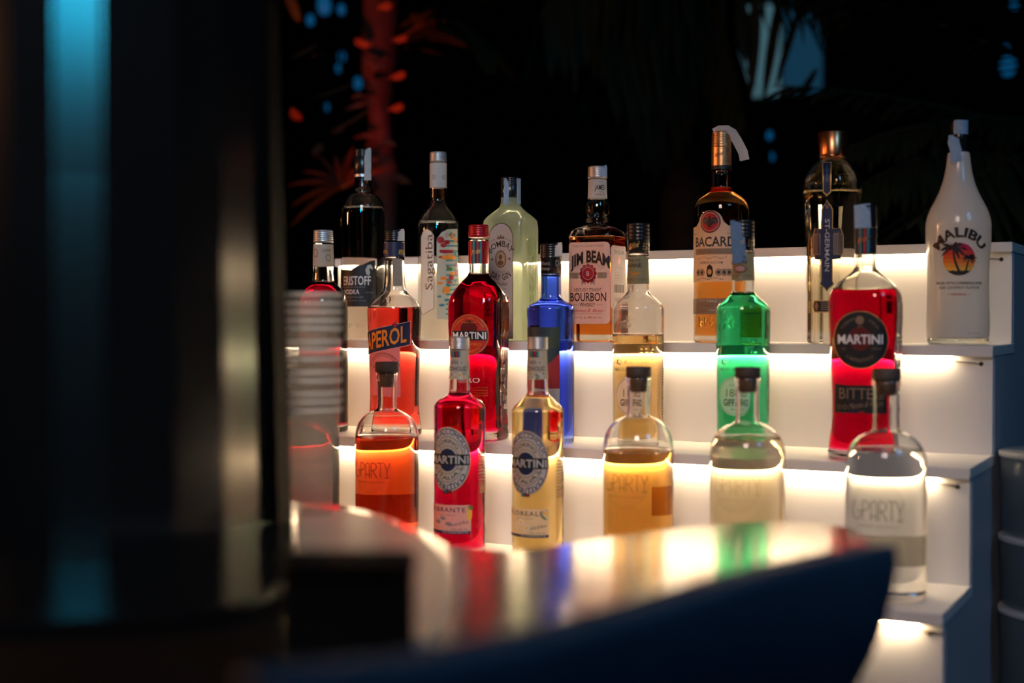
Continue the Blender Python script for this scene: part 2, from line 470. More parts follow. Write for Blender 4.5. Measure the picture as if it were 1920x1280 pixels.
# ------------------------------------------------------------------ materials
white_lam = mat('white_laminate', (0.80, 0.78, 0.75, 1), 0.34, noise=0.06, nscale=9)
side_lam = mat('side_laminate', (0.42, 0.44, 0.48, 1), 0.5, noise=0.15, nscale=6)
led_m = mat('led_tape', (1, .9, .75, 1), emit=(1.0, 0.75, 0.46, 1), estr=LED)
glass = mat('clear_glass', (0.985, 0.995, 0.985, 1), 0.0, trans=1.0, ior=1.46)
glass_green = mat('pale_green_glass', (0.93, 0.985, 0.93, 1), 0.0, trans=1.0, ior=1.46)
glass_blue = mat('blue_glass', (0.20, 0.33, 0.97, 1), 0.0, trans=1.0, ior=1.46)
def milky(name, color, part):
    m = bpy.data.materials.new(name); m.use_nodes = True; nt = m.node_tree; N = nt.nodes; L = nt.links
    b = N['Principled BSDF']; b.inputs['Base Color'].default_value = color; b.inputs['Roughness'].default_value = 0.0
    b.inputs['Transmission Weight'].default_value = 1.0; b.inputs['IOR'].default_value = 1.46
    t = N.new('ShaderNodeBsdfTranslucent'); t.inputs['Color'].default_value = color
    d = N.new('ShaderNodeBsdfDiffuse'); d.inputs['Color'].default_value = color
    m0 = N.new('ShaderNodeMixShader'); m0.inputs[0].default_value = 0.5; L.new(t.outputs[0], m0.inputs[1]); L.new(d.outputs[0], m0.inputs[2])
    ms = N.new('ShaderNodeMixShader'); ms.inputs[0].default_value = part
    L.new(b.outputs[0], ms.inputs[1]); L.new(m0.outputs[0], ms.inputs[2]); L.new(ms.outputs[0], N['Material Output'].inputs['Surface'])
    return m
glass_gin = milky('milky_green_glass', (0.80, 0.90, 0.70, 1), 0.34)
frost = mat('frosted_glass', (0.9, 0.92, 0.92, 1), 0.35, trans=0.75, ior=1.46)
paper = mat('label_paper', (0.82, 0.78, 0.76, 1), 0.6, translucent=0.45, noise=0.08, nscale=300)
paper_w = mat('white_paper', (0.86, 0.85, 0.84, 1), 0.6, translucent=0.45, noise=0.05, nscale=300)
cream = mat('cream_paper', (0.78, 0.69, 0.55, 1), 0.6, translucent=0.45, noise=0.08, nscale=300)
sealp = mat('tax_seal_paper', (0.32, 0.46, 0.62, 1), 0.7, noise=0.35, nscale=500)
black = mat('black_print', (0.012, 0.012, 0.014, 1), 0.45)
blackp = mat('black_plastic', (0.014, 0.014, 0.016, 1), 0.25, noise=0.2)
blackl = mat('black_label', (0.012, 0.013, 0.016, 1), 0.5, noise=0.2, nscale=200)
navy = mat('navy_print', (0.010, 0.02, 0.07, 1), 0.45)
redp = mat('red_print', (0.46, 0.016, 0.028, 1), 0.45, translucent=0.2)
orange = mat('orange_print', (0.95, 0.30, 0.03, 1), 0.5)
brown = mat('brown_print', (0.20, 0.10, 0.04, 1), 0.5)
whitep = mat('white_print', (0.85, 0.85, 0.85, 1), 0.5)
greyp = mat('grey_print', (0.30, 0.29, 0.28, 1), 0.5)
goldp = mat('gold_print', (0.75, 0.50, 0.20, 1), 0.35, metal=0.7)
copper = mat('copper_metal', (0.80, 0.34, 0.16, 1), 0.28, metal=1.0)
goldcap = mat('gold_foil', (0.75, 0.42, 0.20, 1), 0.32, metal=0.9, bump=0.1)
silver = mat('silver_foil', (0.55, 0.55, 0.56, 1), 0.38, metal=0.7, bump=0.15)
redcap = mat('red_foil', (0.42, 0.012, 0.02, 1), 0.3, metal=0.4)
pinkp = mat('pink_paper', (0.72, 0.42, 0.45, 1), 0.6, translucent=0.45)
teal = mat('teal_print', (0.06, 0.30, 0.34, 1), 0.5, translucent=0.2)
greenp = mat('green_print', (0.08, 0.25, 0.08, 1), 0.5, translucent=0.2)
yellowp = mat('yellow_print', (0.90, 0.62, 0.10, 1), 0.5, translucent=0.2)
corkd = mat('dark_cork', (0.055, 0.038, 0.03, 1), 0.65, noise=0.4, nscale=400)
corkl = mat('cork_plug', (0.22, 0.13, 0.08, 1), 0.8, noise=0.5, nscale=600)
wire_m = mat('clear_wire', (0.35, 0.30, 0.26, 1), 0.3)

L_red = liquid_mat('red_aperitif', (0.91, 0.03, 0.44, 1), 100)
L_deep = liquid_mat('deep_red_aperitif', (0.89, 0.02, 0.44, 1), 120)
L_coral = liquid_mat('coral_aperitif', (0.975, 0.30, 0.22, 1), 62)
L_orange = liquid_mat('orange_red_syrup', (0.96, 0.42, 0.05, 1), 56)
L_amber = liquid_mat('amber_spirit', (0.92, 0.55, 0.02, 1), 55)
L_rum = liquid_mat('gold_rum', (0.93, 0.60, 0.05, 1), 42)
L_honey = liquid_mat('honey_liqueur', (0.95, 0.67, 0.08, 1), 34)
L_banana = liquid_mat('banana_liqueur', (0.95, 0.72, 0.20, 1), 30)
L_straw = liquid_mat('straw_liqueur', (0.97, 0.80, 0.26, 1), 30)
L_elder = liquid_mat('elderflower_liqueur', (0.96, 0.85, 0.5, 1), 14)
L_green = liquid_mat('green_liqueur', (0.02, 0.82, 0.58, 1), 60)
L_clear = liquid_mat('clear_spirit', (0.96, 0.98, 0.97, 1), 4)
L_cloud = liquid_mat('pale_lemon_drink', (0.93, 0.82, 0.52, 1), 15)
L_gin = liquid_mat('pale_green_gin', (0.88, 0.95, 0.84, 1), 7)

# ------------------------------------------------------------------ setting: ground, far wall
gz = 0.0
b = box_bm(-14, -3, -0.1, 12, 16, gz)
tag(from_bm('floor', b, mat('dark_paving', (0.035, 0.036, 0.04, 1), 0.7, noise=0.5, nscale=3, bump=0.3, bscale=20), smooth=False), None, None, kind='structure')
b = box_bm(-14, 13.0, 0, 12, 13.3, 7)
tag(from_bm('wall_back', b, mat('night_wall', (0.02, 0.022, 0.026, 1), 0.9, noise=0.4, nscale=1.5), smooth=False), None, None, kind='structure')

# ------------------------------------------------------------------ the lit step unit
pl = on_y(627, 484, front_y(0)); XL0 = pl.x
unit = thing('bottle_steps', 'white four-step bottle display with warm light strips glowing under each step edge', 'shelf', ((XL0 + XR) / 2, front_y(0) + 0.1, 0))
uo = Vector(unit.location)
def local(o):
    o.data.transform(__import__('mathutils').Matrix.Translation(-uo)); o.parent = unit; return o
BACK = front_y(0) + 0.17
for k in range(4):
    xl = XL0
    yb_ = riser_y(k - 1) + 0.012 if k else BACK
    local(from_bm('tread', box_bm(xl, front_y(k), tread_z(k) - LIPH, XR, yb_, tread_z(k), 0.0012, 2), white_lam, smooth=False))
    zlo = tread_z(k + 1) if k < 3 else tread_z(4) - 0.12
    local(from_bm('riser', box_bm(xl, riser_y(k), zlo, XR - 0.0015, riser_y(k) + 0.012, tread_z(k) - LIPH, 0.0006, 1), white_lam, smooth=False))
    # LED tape stuck under the step edge, stops short of the right end
    xe = XR - 0.062 + 0.012 * k
    zt = tread_z(k) - LIPH
    local(from_bm('led_strip', box_bm(xl + 0.01, front_y(k) + 0.0012, zt - 0.0026, xe, front_y(k) + 0.0092, zt - 0.0002), led_m, smooth=False))
    zc = zt - 0.006
    pts = [(xe - 0.004, riser_y(k) - 0.004, zc + 0.002), (xe + 0.008, riser_y(k) - 0.004, zc - 0.001), (xe + 0.025, riser_y(k) - 0.0035, zc - 0.002),
           (XR - 0.020, riser_y(k) - 0.002, zc - 0.003), (XR - 0.0165, riser_y(k) + 0.004, zc - 0.0035)]
    local(from_bm('wire', tube_bm(pts, 0.0011, 8), wire_m))
    hb = bmesh.new(); bmesh.ops.create_cone(hb, cap_ends=True, segments=20, radius1=0.0027, radius2=0.0027, depth=0.0012)
    for v in hb.verts: v.co = Vector((v.co.x + XR - 0.0155, riser_y(k) - 0.0005 + v.co.z, zc - 0.0035 + v.co.y))
    local(from_bm('cable_hole', hb, black, smooth=False))
# stepped side panels
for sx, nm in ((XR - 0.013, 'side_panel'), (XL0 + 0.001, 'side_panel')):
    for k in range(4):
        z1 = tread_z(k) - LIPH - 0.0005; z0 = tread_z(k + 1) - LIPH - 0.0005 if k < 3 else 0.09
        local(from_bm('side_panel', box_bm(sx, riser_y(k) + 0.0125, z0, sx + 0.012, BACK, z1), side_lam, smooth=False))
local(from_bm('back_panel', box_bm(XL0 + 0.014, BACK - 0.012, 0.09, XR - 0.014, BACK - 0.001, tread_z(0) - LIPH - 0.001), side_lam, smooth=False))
local(from_bm('plinth', box_bm(XL0 + 0.01, riser_y(3) + 0.02, 0.0, XR - 0.016, BACK - 0.014, 0.088), blackp, smooth=False))
local(from_bm('base_front', box_bm(XL0 + 0.002, riser_y(3) + 0.001, 0.09, XR - 0.0145, riser_y(3) + 0.012, tread_z(4) - 0.121), white_lam, smooth=False))

# ------------------------------------------------------------------ bottles on the upper step
G1, G2, G3 = 'bottles on the upper step', 'bottles on the middle step', 'bottles on the front step'

# vodka: round clear bottle, black label with a ridge line
B = Bottle('vodka_bottle', 'clear round bottle with black mountain-ridge label, leftmost on upper step', 1, 681,
           [(330, 15.5), (352, 16.5), (357, 19.5), (361, 19.5), (364, 21, .0), (368, 28), (376, 35.5), (388, 40), (402, 41.2), (640, 41.2)], group=G1)
B.glass(glass, air=392, wall=3.5); B.liquid(392, L_clear)
c = B.ring_part('cap', blackp, [(281, 16), (283, 17), (326, 17.2), (328, 16)], ridges=(284, 296, 3, .8))
B.wrap('neck_foil', silver, 328, 333, off=.5)
B.seal([(8, 280, 12), (9, 284, 16.5), (9, 300, 17.6), (9, 330, 17.8), (9, 340, 17.8)], 13, paper)
m = B.mapper()
uc = -21.0
lab = Art().poly([(-46+uc, 492), (-30+uc, 520-14), (-12+uc, 507), (-2+uc, 508), (10+uc, 500), (22+uc, 497), (36+uc, 490), (44+uc, 489), (46+uc, 575), (-46+uc, 575)], blackl).build('label', m, B.root)
A = Art().text('ERISTOFF', -42, 14, 519, 535, whitep, bold=.012).text('VODKA', -40, -7, 543.5, 552, whitep, bold=.01).text('IN THE LAND OF THE WOLF', -52, 4, 538, 540.5, greyp)
A.text('TRIPLE DISTILLED', -45, 0, 556, 559, greyp).text('PREMIUM GRAIN', 5, 20, 548, 550, greyp).text('CHARCOAL FILTERED VODKA', -50, 6, 563, 565, greyp)
A.poly([(6, 516), (4, 507), (8, 499), (14, 497), (18, 502), (17, 508), (14, 504), (11, 506), (13, 512), (11, 518)], paper_w, 2)
A.build('lettering', m, lab)
Art().text('PREMIUM', -28, 4, 606, 614, glass, bold=.02, step=0).build('embossed_lettering', m, B.root, thick=.0006)

# cachaca: slender clear bottle with vertical lettering and a bright print
B = Bottle('cachaca_bottle', 'slim clear bottle with vertical brown lettering beside a colourful fruit print, second on upper step', 1, 822,
           [(330, 15.2), (352, 15.2), (376, 15.5), (386, 19), (397, 27), (408, 34), (420, 37.6), (436, 38.6), (520, 38.2), (640, 36.5)], group=G1)
B.glass(glass, air=420, wall=3.2); B.liquid(420, L_clear)
B.ring_part('cap', silver, [(286, 14), (288, 15.6), (303, 16), (305, 15)], ridges=(289, 302, 3.4, .7))
B.wrap('neck_label', paper_w, 307, 353, off=.7)
m = B.mapper(); h = 38
n = Art().ring(-8, 334, 3, 4, 1, greyp).ring(10, 334, 3, 4, 1, greyp).build('neck_emblem', B.mapper(), B.root, off0=.0008)
pts = [(-37, 585), (-37, 446), (-31, 436), (-22, 431), (-13, 436), (-8, 444), (-8, 578), (-30, 590)]
lab = Art().poly(pts, paper_w).build('label', m, B.root)
A = Art().vtext('Sagatiba', 544, 441, -10.5, -25, brown, bold=.0)
for i in range(len(pts)):
    a, b_ = pts[i], pts[(i + 1) % len(pts)]; dx, dy = b_[0] - a[0], b_[1] - a[1]; l = math.hypot(dx, dy); nx, ny = -dy / l * .5, dx / l * .5
    A.poly([(a[0] - nx, a[1] - ny), (b_[0] - nx, b_[1] - ny), (b_[0] + nx, b_[1] + ny), (a[0] + nx, a[1] + ny)], brown, 2)
A.build('lettering', m, lab)
lab2 = Art().poly([(-3, 450), (6, 438), (18, 432), (44, 430), (46, 600), (-3, 598)], mat('print_ground', rgb(205, 205, 190), .6, translucent=.3)).build('fruit_label', m, B.root)
A = Art(); rnd = random.Random(3)
for i in range(46):
    u = rnd.uniform(-1, 44); y = rnd.uniform(438, 594)
    mm = rnd.choice([redp, orange, teal, greenp, teal, orange, redp, pinkp]) if y < 540 else rnd.choice([teal, orange, greenp, teal])
    A.ell(u, y, rnd.uniform(2.5, 7), rnd.uniform(2, 5.5), mm, 2, n=10, step=6)
for y in range(452, 596, 9): A.rect(14, y, 44, y + 3, teal, 1.6)
A.ell(4, 452, 7, 6, redp, 3).ell(16, 456, 6, 4, redp, 3).rect(2, 470, 30, 476, redp, 2.5, 2).rect(6, 480, 36, 488, orange, 2.6, 3).rect(8, 538, 22, 551, orange, 2.6, 2)
A.build('fruit_print', m, lab2)

# gin: pale green square bottle seen on the corner
sec = box_sec(1.0, .74, .22, radians(-33))
B = Bottle('gin_bottle', 'square pale green bottle with arched white label and round portrait medallion, on upper step', 1, 957,
           [(352, 17), (382, 18, 0), (389, 21.5, .1), (396, 31, .35), (405, 43, .7), (415, 50.5, .95), (428, 52, 1), (640, 52, 1)], sec=sec, group=G1)
B.glass(glass_gin, air=388, wall=3.5); B.liquid(388, L_gin)
B.ring_part('cap', blackp, [(333, 17), (335, 18.5), (370, 18.8), (372, 17.5)], ridges=(337, 350, 3.4, .7))
B.seal([(-6, 336, 16), (-7, 345, 18.5), (-7.5, 365, 19), (-9, 386, 19.3)], 9.5, sealp)
B.wrap('seal_film', sealp, 336, 383, a0=38, a1=85, off=1.0, hw=lambda y: 18.6)
A = Art().vtext('IMPORTED', 383, 341, -5.2, -9.4, navy); A.build('seal_lettering', B.mapper(), B.root, off0=.0016)
pr = B.sec_peri(); m = B.mapper(peri=pr)
lab = []
o = [(-27, 634), (-27, 448)] + [(-27 + 27 * (1 - cos(t * pi / 10)) , 448 - 28 * sin(t * pi / 10)) for t in range(1, 10)] + [(27, 448), (27, 634)]
o = [(u + 1, y) for u, y in o]
lab = Art().poly(o, black, 1).poly([(1 + (u - 1) * .955, 527 + (y - 527) * .985) for u, y in o], paper, 2).build('label', m, B.root)
A = Art().arc('BOMBAY', 1, 488, 24, 11, 122, black, lay=3, bold=.01).arc('THE ORIGINAL', 1, 488, 38, 4, 78, greyp, lay=3)
A.build('lettering', m, lab); A = Art()
A.ell(1, 487, 12.5, 16, brown, 3).ell(1, 487, 10.5, 13.5, cream, 4).ring(1, 487, 9, 12, .8, brown, 5).ell(1, 483, 4, 5, brown, 5).ell(1, 494, 6, 5, brown, 5)
A.build('portrait_medallion', m, lab); A = Art()
A.text('LONDON', -10, 12, 508.5, 513, greyp, 3).arc('DRY GIN', 1, 487, 39, 11, 74, black, mid=90, lay=3, bold=.01, under=True)
A.text('Distilled', -8, 16, 530, 536, black, 3, shear=.4).text('LONDON DRY', -12, 14, 541, 543.5, greyp, 3).text('VAPOUR INFUSED', -17, 19, 566, 570, greyp, 3).text('1 L   40% VOL', -14, 16, 610, 613, greyp, 3)
A.poly([(-7, 450), (-5, 443), (-2, 447), (1, 441), (4, 447), (7, 443), (9, 450)], brown, 3)
for sg in (-1, 1): A.poly([(1 + sg * 19, 484), (1 + sg * 22, 487), (1 + sg * 19, 490), (1 + sg * 16, 487)], brown, 3)
A.build('lower_lettering', m, lab)
sd = pr * 52 / 4                                # middle of the side face in u
Art().rect(sd - 14, 446, sd + 14, 610, glass_green, r=9).build('side_panel', m, B.root, thick=.0012)
Art().vtext('LONDON', 478, 590, sd + 6, sd - 6, glass_green, bold=.03).build('embossed_lettering', m, B.root, thick=.002)

# bourbon: square-shouldered whiskey bottle
sec = box_sec(1.0, .98, .24, radians(-24))
B = Bottle('whiskey_bottle', 'square-shouldered amber whiskey bottle with white label, red seal and bold black lettering', 1, 1120,
           [(340, 16.5), (372, 17.5), (378, 19.5), (388, 21.6), (400, 22), (408, 20), (412, 23), (416, 23.4), (419, 22.5), (421, 25, .1), (425, 33, .3), (429, 44, .6), (435, 51, .9), (444, 53.5, 1), (458, 52.5, 1), (640, 53, 1)], sec=sec, group=G1)
B.glass(glass, air=446, wall=3.5); B.liquid(446, L_amber)
B.ring_part('cap', silver, [(313, 17), (315, 18), (334, 18.6), (336, 17.5)], ridges=(316, 333, 3.4, .7))
B.wrap('neck_label', paper_w, 338, 373, off=.8)
A = Art().text('JAMES', -5, 13, 349, 358, black, bold=.012).text('BEAM', 3, 11, 360, 363, greyp).text('James B.', -4, 13, 364, 368, redp, shear=.4); A.build('neck_lettering', B.mapper(), B.root, off0=.0010)
B.seal([(10, 312, 8), (11, 317, 17), (11, 334, 18.5)], 14, sealp)
for k in range(14):
    a = -90 + k * 14
    B.wrap('neck_rib', glass, 380, 404, a0=a, a1=a + 6, off=.9)
pr = B.sec_peri(); m = B.mapper(peri=pr)
lab = Art().rect(-43, 456, 43, 607, paper, r=9).build('label', m, B.root)
A = Art().text("WORLD'S No1 BOURBON WHISKEY", -32, 32, 461, 465, greyp)
A.text('JIM BEAM', -35, 42, 473, 492, black, bold=.03, bow=12).text('JIM BEAM', -35.8, 42.8, 472.6, 493, brown, bold=.05, bow=12, lay=1.5)
for k in range(44):
    a = radians(180 + k * 180 / 43) if k < 44 else 0
    A.poly([(20 * cos(a), 514 + 15 * sin(a)), (37 * cos(a), 514 + 21 * sin(a)), (37 * cos(a + .02), 514 + 21 * sin(a + .02))], greyp, 1.3, step=0)
for sg in (-1, 1):
    A.rect(sg * 28 - 9, 512, sg * 28 + 9, 523, mat('sepia_print', rgb(150, 128, 105), .6), 1.4, 2)
    A.poly([(sg * 5, 522), (sg * 14, 520), (sg * 13, 536), (sg * 9, 531), (sg * 5, 535)], greyp, 1.6)
A.ell(0, 514, 16, 16, redp, 2).ring(0, 514, 11.5, 11.5, .8, paper, 3).ring(0, 514, 14.2, 14.2, .6, paper, 3, a0=200, a1=340)
for k in range(12): A.ell(14.6 * cos(k * pi / 6), 514 + 14.6 * sin(k * pi / 6), 3.4, 3.4, redp, 2, n=10)
A.text('B', -3, 3, 510, 518, paper_w, 4, bold=.02)
A.text('KENTUCKY STRAIGHT', -28, 27, 541, 547, black, bold=.006).text('BOURBON', -36, 36, 549.5, 565, black, bold=.015).text('WHISKEY', -17, 15, 568, 575, black, bold=.01)
A.text('FAMILY', -30, -19, 570, 573, greyp).text('RECIPE', 18, 30, 570, 573, greyp).text('James B. Beam', -29, 31, 579, 585, redp, shear=.5).text('NONE GENUINE WITHOUT MY SIGNATURE', -26, 26, 587, 589, greyp)
A.text('1L  alc. 40% vol', -16, 16, 593, 597, black).rect(-27, 594.6, -19, 595.3, black, 2).rect(19, 594.6, 27, 595.3, black, 2)
A.build('lettering', m, lab)
sd = pr * 53 / 4
l2 = Art().rect(sd - 36, 462, sd + 36, 580, paper, r=8).build('side_label', m, B.root)
A = Art().text('JIM BEAM', sd - 24, sd + 24, 470, 478, greyp, bold=.02).ell(sd, 488, 9, 8, redp, 2)
for k in range(10): A.rect(sd - 20, 502 + 3 * k, sd + 20, 503 + 3 * k, greyp, 2)
for k in range(9): A.rect(sd - 22 + 5 * k, 534, sd - 20 + 5 * k + (k % 3), 549, black, 2)
A.text('5 060045 58', sd - 24, sd + 24, 558, 565, greyp); A.build('side_lettering', m, l2)

# rum: tall round bottle, bat medallion
B = Bottle('rum_bottle', 'tall rum bottle with gold foil neck and red winged medallion on cream label', 1, 1352,
           [(318, 18.6), (352, 18.8), (356, 21), (361, 24), (369, 36), (377, 45), (388, 50.5), (402, 51.6), (600, 51.6), (640, 51.6)], group=G1)
B.glass(glass, air=354, wall=3.5); B.liquid(354, L_rum)
B.ring_part('cap', goldcap, [(248, 17), (250, 18.4), (276, 19), (278, 18)], ridges=(251, 276, 3.6, .9))
B.wrap('neck_foil', goldcap, 278, 312, off=.4, hw=lambda y: 18.6); B.wrap('neck_band', blackl, 312, 319, off=.6, hw=lambda y: 18.6)
A = Art().text('Bacardi', -13, 3, 290, 297, brown, shear=.5, slope=-.25).text('Est 1862', 3, 15, 303, 306, brown, shear=.4); A.build('neck_lettering', B.mapper(), B.root, off0=.0008)
B.seal([(-14, 252, 12), (-4, 247, 16), (10, 247, 16), (20, 252, 10), (30, 268, 6), (40, 287, 4), (43, 302, 2)], 18, paper)
m = B.mapper(); uc = B.U(1331, 450)
top = [(uc + 62 - 1, 428), (uc + 34, 426), (uc + 26, 419)] + [(uc + 25 * cos(radians(a)), 420 + 22 * sin(radians(a))) for a in range(-10, -171, -16)] + [(uc - 26, 419), (uc - 34, 426), (uc - 62, 428)]
lab = Art().poly(top + [(uc - 62, 529), (uc + 62, 529)], cream).build('label', m, B.root)
A = Art().ell(uc, 419, 20.5, 20.5, black, 2).ell(uc, 419, 19, 19, redp, 3).ring(uc, 419, 17, 17, .8, cream, 3.4)
bat = [(0, 410), (2, 412), (4, 414), (8, 411), (13, 411), (15.5, 417), (14.5, 423), (12, 420.5), (9.5, 424), (7, 421), (4, 426), (2, 428), (0, 430)]
A.poly([(uc + x, y) for x, y in bat] + [(uc - x, y) for x, y in bat[-2:0:-1]], black, 4, step=6)
A.ell(uc, 411, 2.2, 3, black, 4.2)
for sg in (-1, 1):
    for j in range(3): A.poly([(uc + sg * (4 + j * 3), 415), (uc + sg * (4.8 + j * 3), 415), (uc + sg * (6 + j * 3), 421)], greyp, 5)
A.text('BACARDI', uc - 36, uc + 52, 447, 464, black, bold=.02).rect(uc - 36, 468, uc + 62, 479, mat('bronze_print', rgb(140, 115, 95), .5), 1.5)
A.text('CARTA ORO', uc - 27, uc + 27, 471, 477, brown, 2.5, bold=.008).text('SUPERIOR GOLD RUM', uc - 22, uc + 24, 492, 496, black, bold=.005)
for k in range(16): A.ell(uc - 30 + k * 4, 485 + 1.6 * sin(k * 1.1), 1.6, .7, brown, 2, n=8)
for k, du in enumerate((-27, -17, 17, 27, 36)):
    A.ell(uc + du, 512, 6.4, 6.4, brown, 2, n=20).ring(uc + du, 512, 4.8, 4.8, .8, cream, 3, n=20).ell(uc + du, 512, 2.4, 2.4, black, 3, n=10)
A.poly([(uc - 5, 501), (uc, 497), (uc + 5, 501), (uc + 7, 512), (uc + 4, 521), (uc - 4, 521), (uc - 7, 512)], black, 3).ell(uc, 511, 4, 5, goldp, 4)
for k in range(14): A.ell(uc - 28 + k * 4, 523.5 + 1.4 * cos(k), 1.6, .8, brown, 2, n=8)
for sg in (-1, 1): A.rect(uc + sg * 42 - 10, 440, uc + sg * 42 + 10, 441, brown, 2)
A.build('lettering', m, lab)
l2 = Art().rect(uc - 62, 560, uc + 62, 589, mat('bronze_print'), r=2).build('lower_label', m, B.root)
A = Art().text('FOUNDED IN', uc - 24, uc - 6, 562.5, 565, cream).text('1862', uc - 4, uc + 14, 562, 567, cream).text('SANTIAGO DE CUBA', uc - 34, uc + 46, 569.5, 576, brown, bold=.01).text('Facundo', uc - 34, uc - 6, 579, 585, brown, shear=.4).text('PRODUCT OF BACARDI', uc, uc + 40, 580, 583, cream); A.build('lower_lettering', m, l2)
Art().text('1862', uc - 27, uc + 12, 594, 612, glass, bold=.02, step=0).build('embossed_lettering', m, B.root, thick=.0012)

# elderflower liqueur: eight-sided flared bottle
sec = poly_sec(8, radians(14), .1)
B = Bottle('elderflower_liqueur_bottle', 'flared eight-sided bottle of pale liqueur with copper stopper and narrow dark blue vertical label', 1, 1559.5,
           [(296, 24), (300, 25.5, .1), (306, 34, .3), (314, 42, .6), (324, 50, .9), (336, 55.5, 1), (345, 57.5, 1), (356, 57, 1), (400, 53.5, 1), (470, 50, 1), (560, 48, 1), (620, 48, 1), (640, 48.5, 1)], sec=sec, group=G1)
B.glass(glass, air=362, wall=4); B.liquid(362, L_elder, wall=4, thick=22)
B.ring_part('stopper', copper, [(248, 26), (250, 27.8), (290, 25.4), (296, 25), (297, 23.5)])
m = B.mapper(peri=pi * 2); uc = -10
# facet ridges
for k in range(8):
    t = radians(14) + k * pi / 4; s0 = t / (2 * pi)
    def mp(u, y, off, s0=s0):
        h = B.hw(y); q = B.sp(s0 + u / (h * 2 * pi), B.bl(y)); l = math.hypot(*q)
        return B.loc((q[0] * h * B.rs + q[0] / l * off, q[1] * h * B.rs + q[1] / l * off), B.z(y))
    Art().poly([(-1.2, 350), (1.2, 350), (1.2, 636), (-1.2, 636)], glass, step=12).build('facet_ridge', mp, B.root, thick=.0010)
o = [(-10, 398), (-6, 390), (-3, 388), (0, 380), (3, 388), (6, 390), (10, 398), (10, 432), (24, 432), (28, 440), (30, 446), (30, 476), (26, 481), (24, 487), (10, 488), (10, 528), (13, 532), (8, 538), (4, 540), (0, 546), (-4, 540), (-8, 538), (-13, 532), (-10, 528), (-10, 488), (-24, 487), (-26, 481), (-30, 476), (-30, 446), (-28, 440), (-24, 432), (-10, 432)]
o = [(uc + u, y) for u, y in o]
cx_, cy0 = uc, 460
lab = Art().poly([(cx_ + (u - cx_) * 1.07 + (1 if u > cx_ else -1) * .8, cy0 + (y - cy0) * 1.02) for u, y in o], goldp, 1).poly(o, navy, 2).build('label', m, B.root)
A = Art().vtext('ST-GERMAIN', 414, 510, uc - 4, uc + 5, paper_w, 4, bold=.015)
for sg in (-1, 1):
    A.rect(uc + sg * 20 - 7.5, 440, uc + sg * 20 + 7.5, 480, mat('bronze_print'), 3, 2)
    for j in range(4): A.rect(uc + sg * 20 - 5 + 3 * j, 443, uc + sg * 20 - 4 + 3 * j, 477, navy, 4)
A.ell(uc, 392, 2.4, 3.4, mat('bronze_print'), 3); A.build('lettering', m, lab)
uc2 = B.U(1549, 330)
l2 = Art().poly([(-9, 308), (9, 308), (8, 366), (4, 369), (0, 373), (-4, 369), (-8, 366)], goldp, 1).poly([(-7, 309), (7, 309), (6.4, 364), (0, 369), (-6.4, 364)], navy, 2).build('neck_label', lambda u, y, o_: m(u + uc2, y, o_), B.root)
Art().vtext('LIQUEUR', 315, 345, uc2 - 1.5, uc2 + 2, teal, 4).build('neck_lettering', m, l2)
uc3 = B.U(1552, 574)
l3 = Art().poly([(-36, 574), (-31, 563), (31, 563), (36, 574), (31, 586), (-31, 586)], goldp, 1).poly([(-33, 574), (-29, 565), (29, 565), (33, 574), (29, 584), (-29, 584)], blackl, 2).build('lower_label', lambda u, y, o_: m(u + uc3, y, o_), B.root)
A = Art().poly([(uc3 - 28, 574), (uc3 - 22, 566), (uc3 - 18, 574), (uc3 - 22, 583)], mat('bronze_print'), 3)
for j in range(4): A.rect(uc3 - 14, 567.5 + 4 * j, uc3 + 20, 569 + 4 * j, mat('bronze_print'), 3)
A.build('lower_lettering', m, l3)

# coconut rum: opaque white bottle
wht = mat('white_coated_glass', (0.80, 0.79, 0.76, 1), 0.22, coat=.6, translucent=.45)
B = Bottle('coconut_rum_bottle', 'opaque white bottle with curved neck and two palm trees before a sunset disc', 1, 1795.5,
           [(287, 19.6), (289, 20.8), (310, 23.5), (335, 28.5), (360, 37), (378, 46), (392, 53.5), (408, 59.5), (424, 62), (444, 62), (470, 60.5), (500, 58.5), (530, 58), (570, 59), (600, 60), (628, 59), (640, 57)], group=G1)
bm = bmesh.new(); rr = B.rings(287, B.yb - 12); hb_ = B.hw(B.yb - 12)
B.skin('g', [(rr[0][0] - 2, 286.5, 0)] + rr + [(hb_ - 1, B.yb - 11.8, 0)], wht, bm=bm); bmesh.ops.recalc_face_normals(bm, faces=bm.faces[:])
from_bm('coated_body', bm, wht, B.root)
bm = bmesh.new(); B.skin('g', [(hb_ - 2, B.yb - 11.5, 0), (hb_, B.yb - 11, 0), (hb_, B.yb - 4, 0), (hb_ - 3, B.yb - .5, 0), (hb_ - 5, B.yb, 0), (hb_ * .5, B.yb - 3, 0)], glass, bm=bm); bmesh.ops.recalc_face_normals(bm, faces=bm.faces[:])
from_bm('glass_base', bm, glass_green, B.root)
B.ring_part('cap', blackp, [(229, 15), (231, 16.5), (286, 17), (286.3, 16)], ridges=(233, 250, 3.4, .7))
B.seal([(-9, 254, 12), (-8, 262, 17), (-10, 268, 19), (-5, 285, 19.5), (-6, 296, 23), (-4, 307, 25)], 22, sealp)
B.wrap('seal_strip', sealp, 228, 254, a0=-32, a1=85, off=1.0, hw=lambda y: 16.8)
m = B.mapper(); uc = 2
sun = Art()
cols = [rgb(215, 30, 80), rgb(225, 45, 70), rgb(232, 70, 50), rgb(238, 100, 42), rgb(242, 130, 45), rgb(246, 160, 58), rgb(248, 185, 70), rgb(250, 205, 90)]
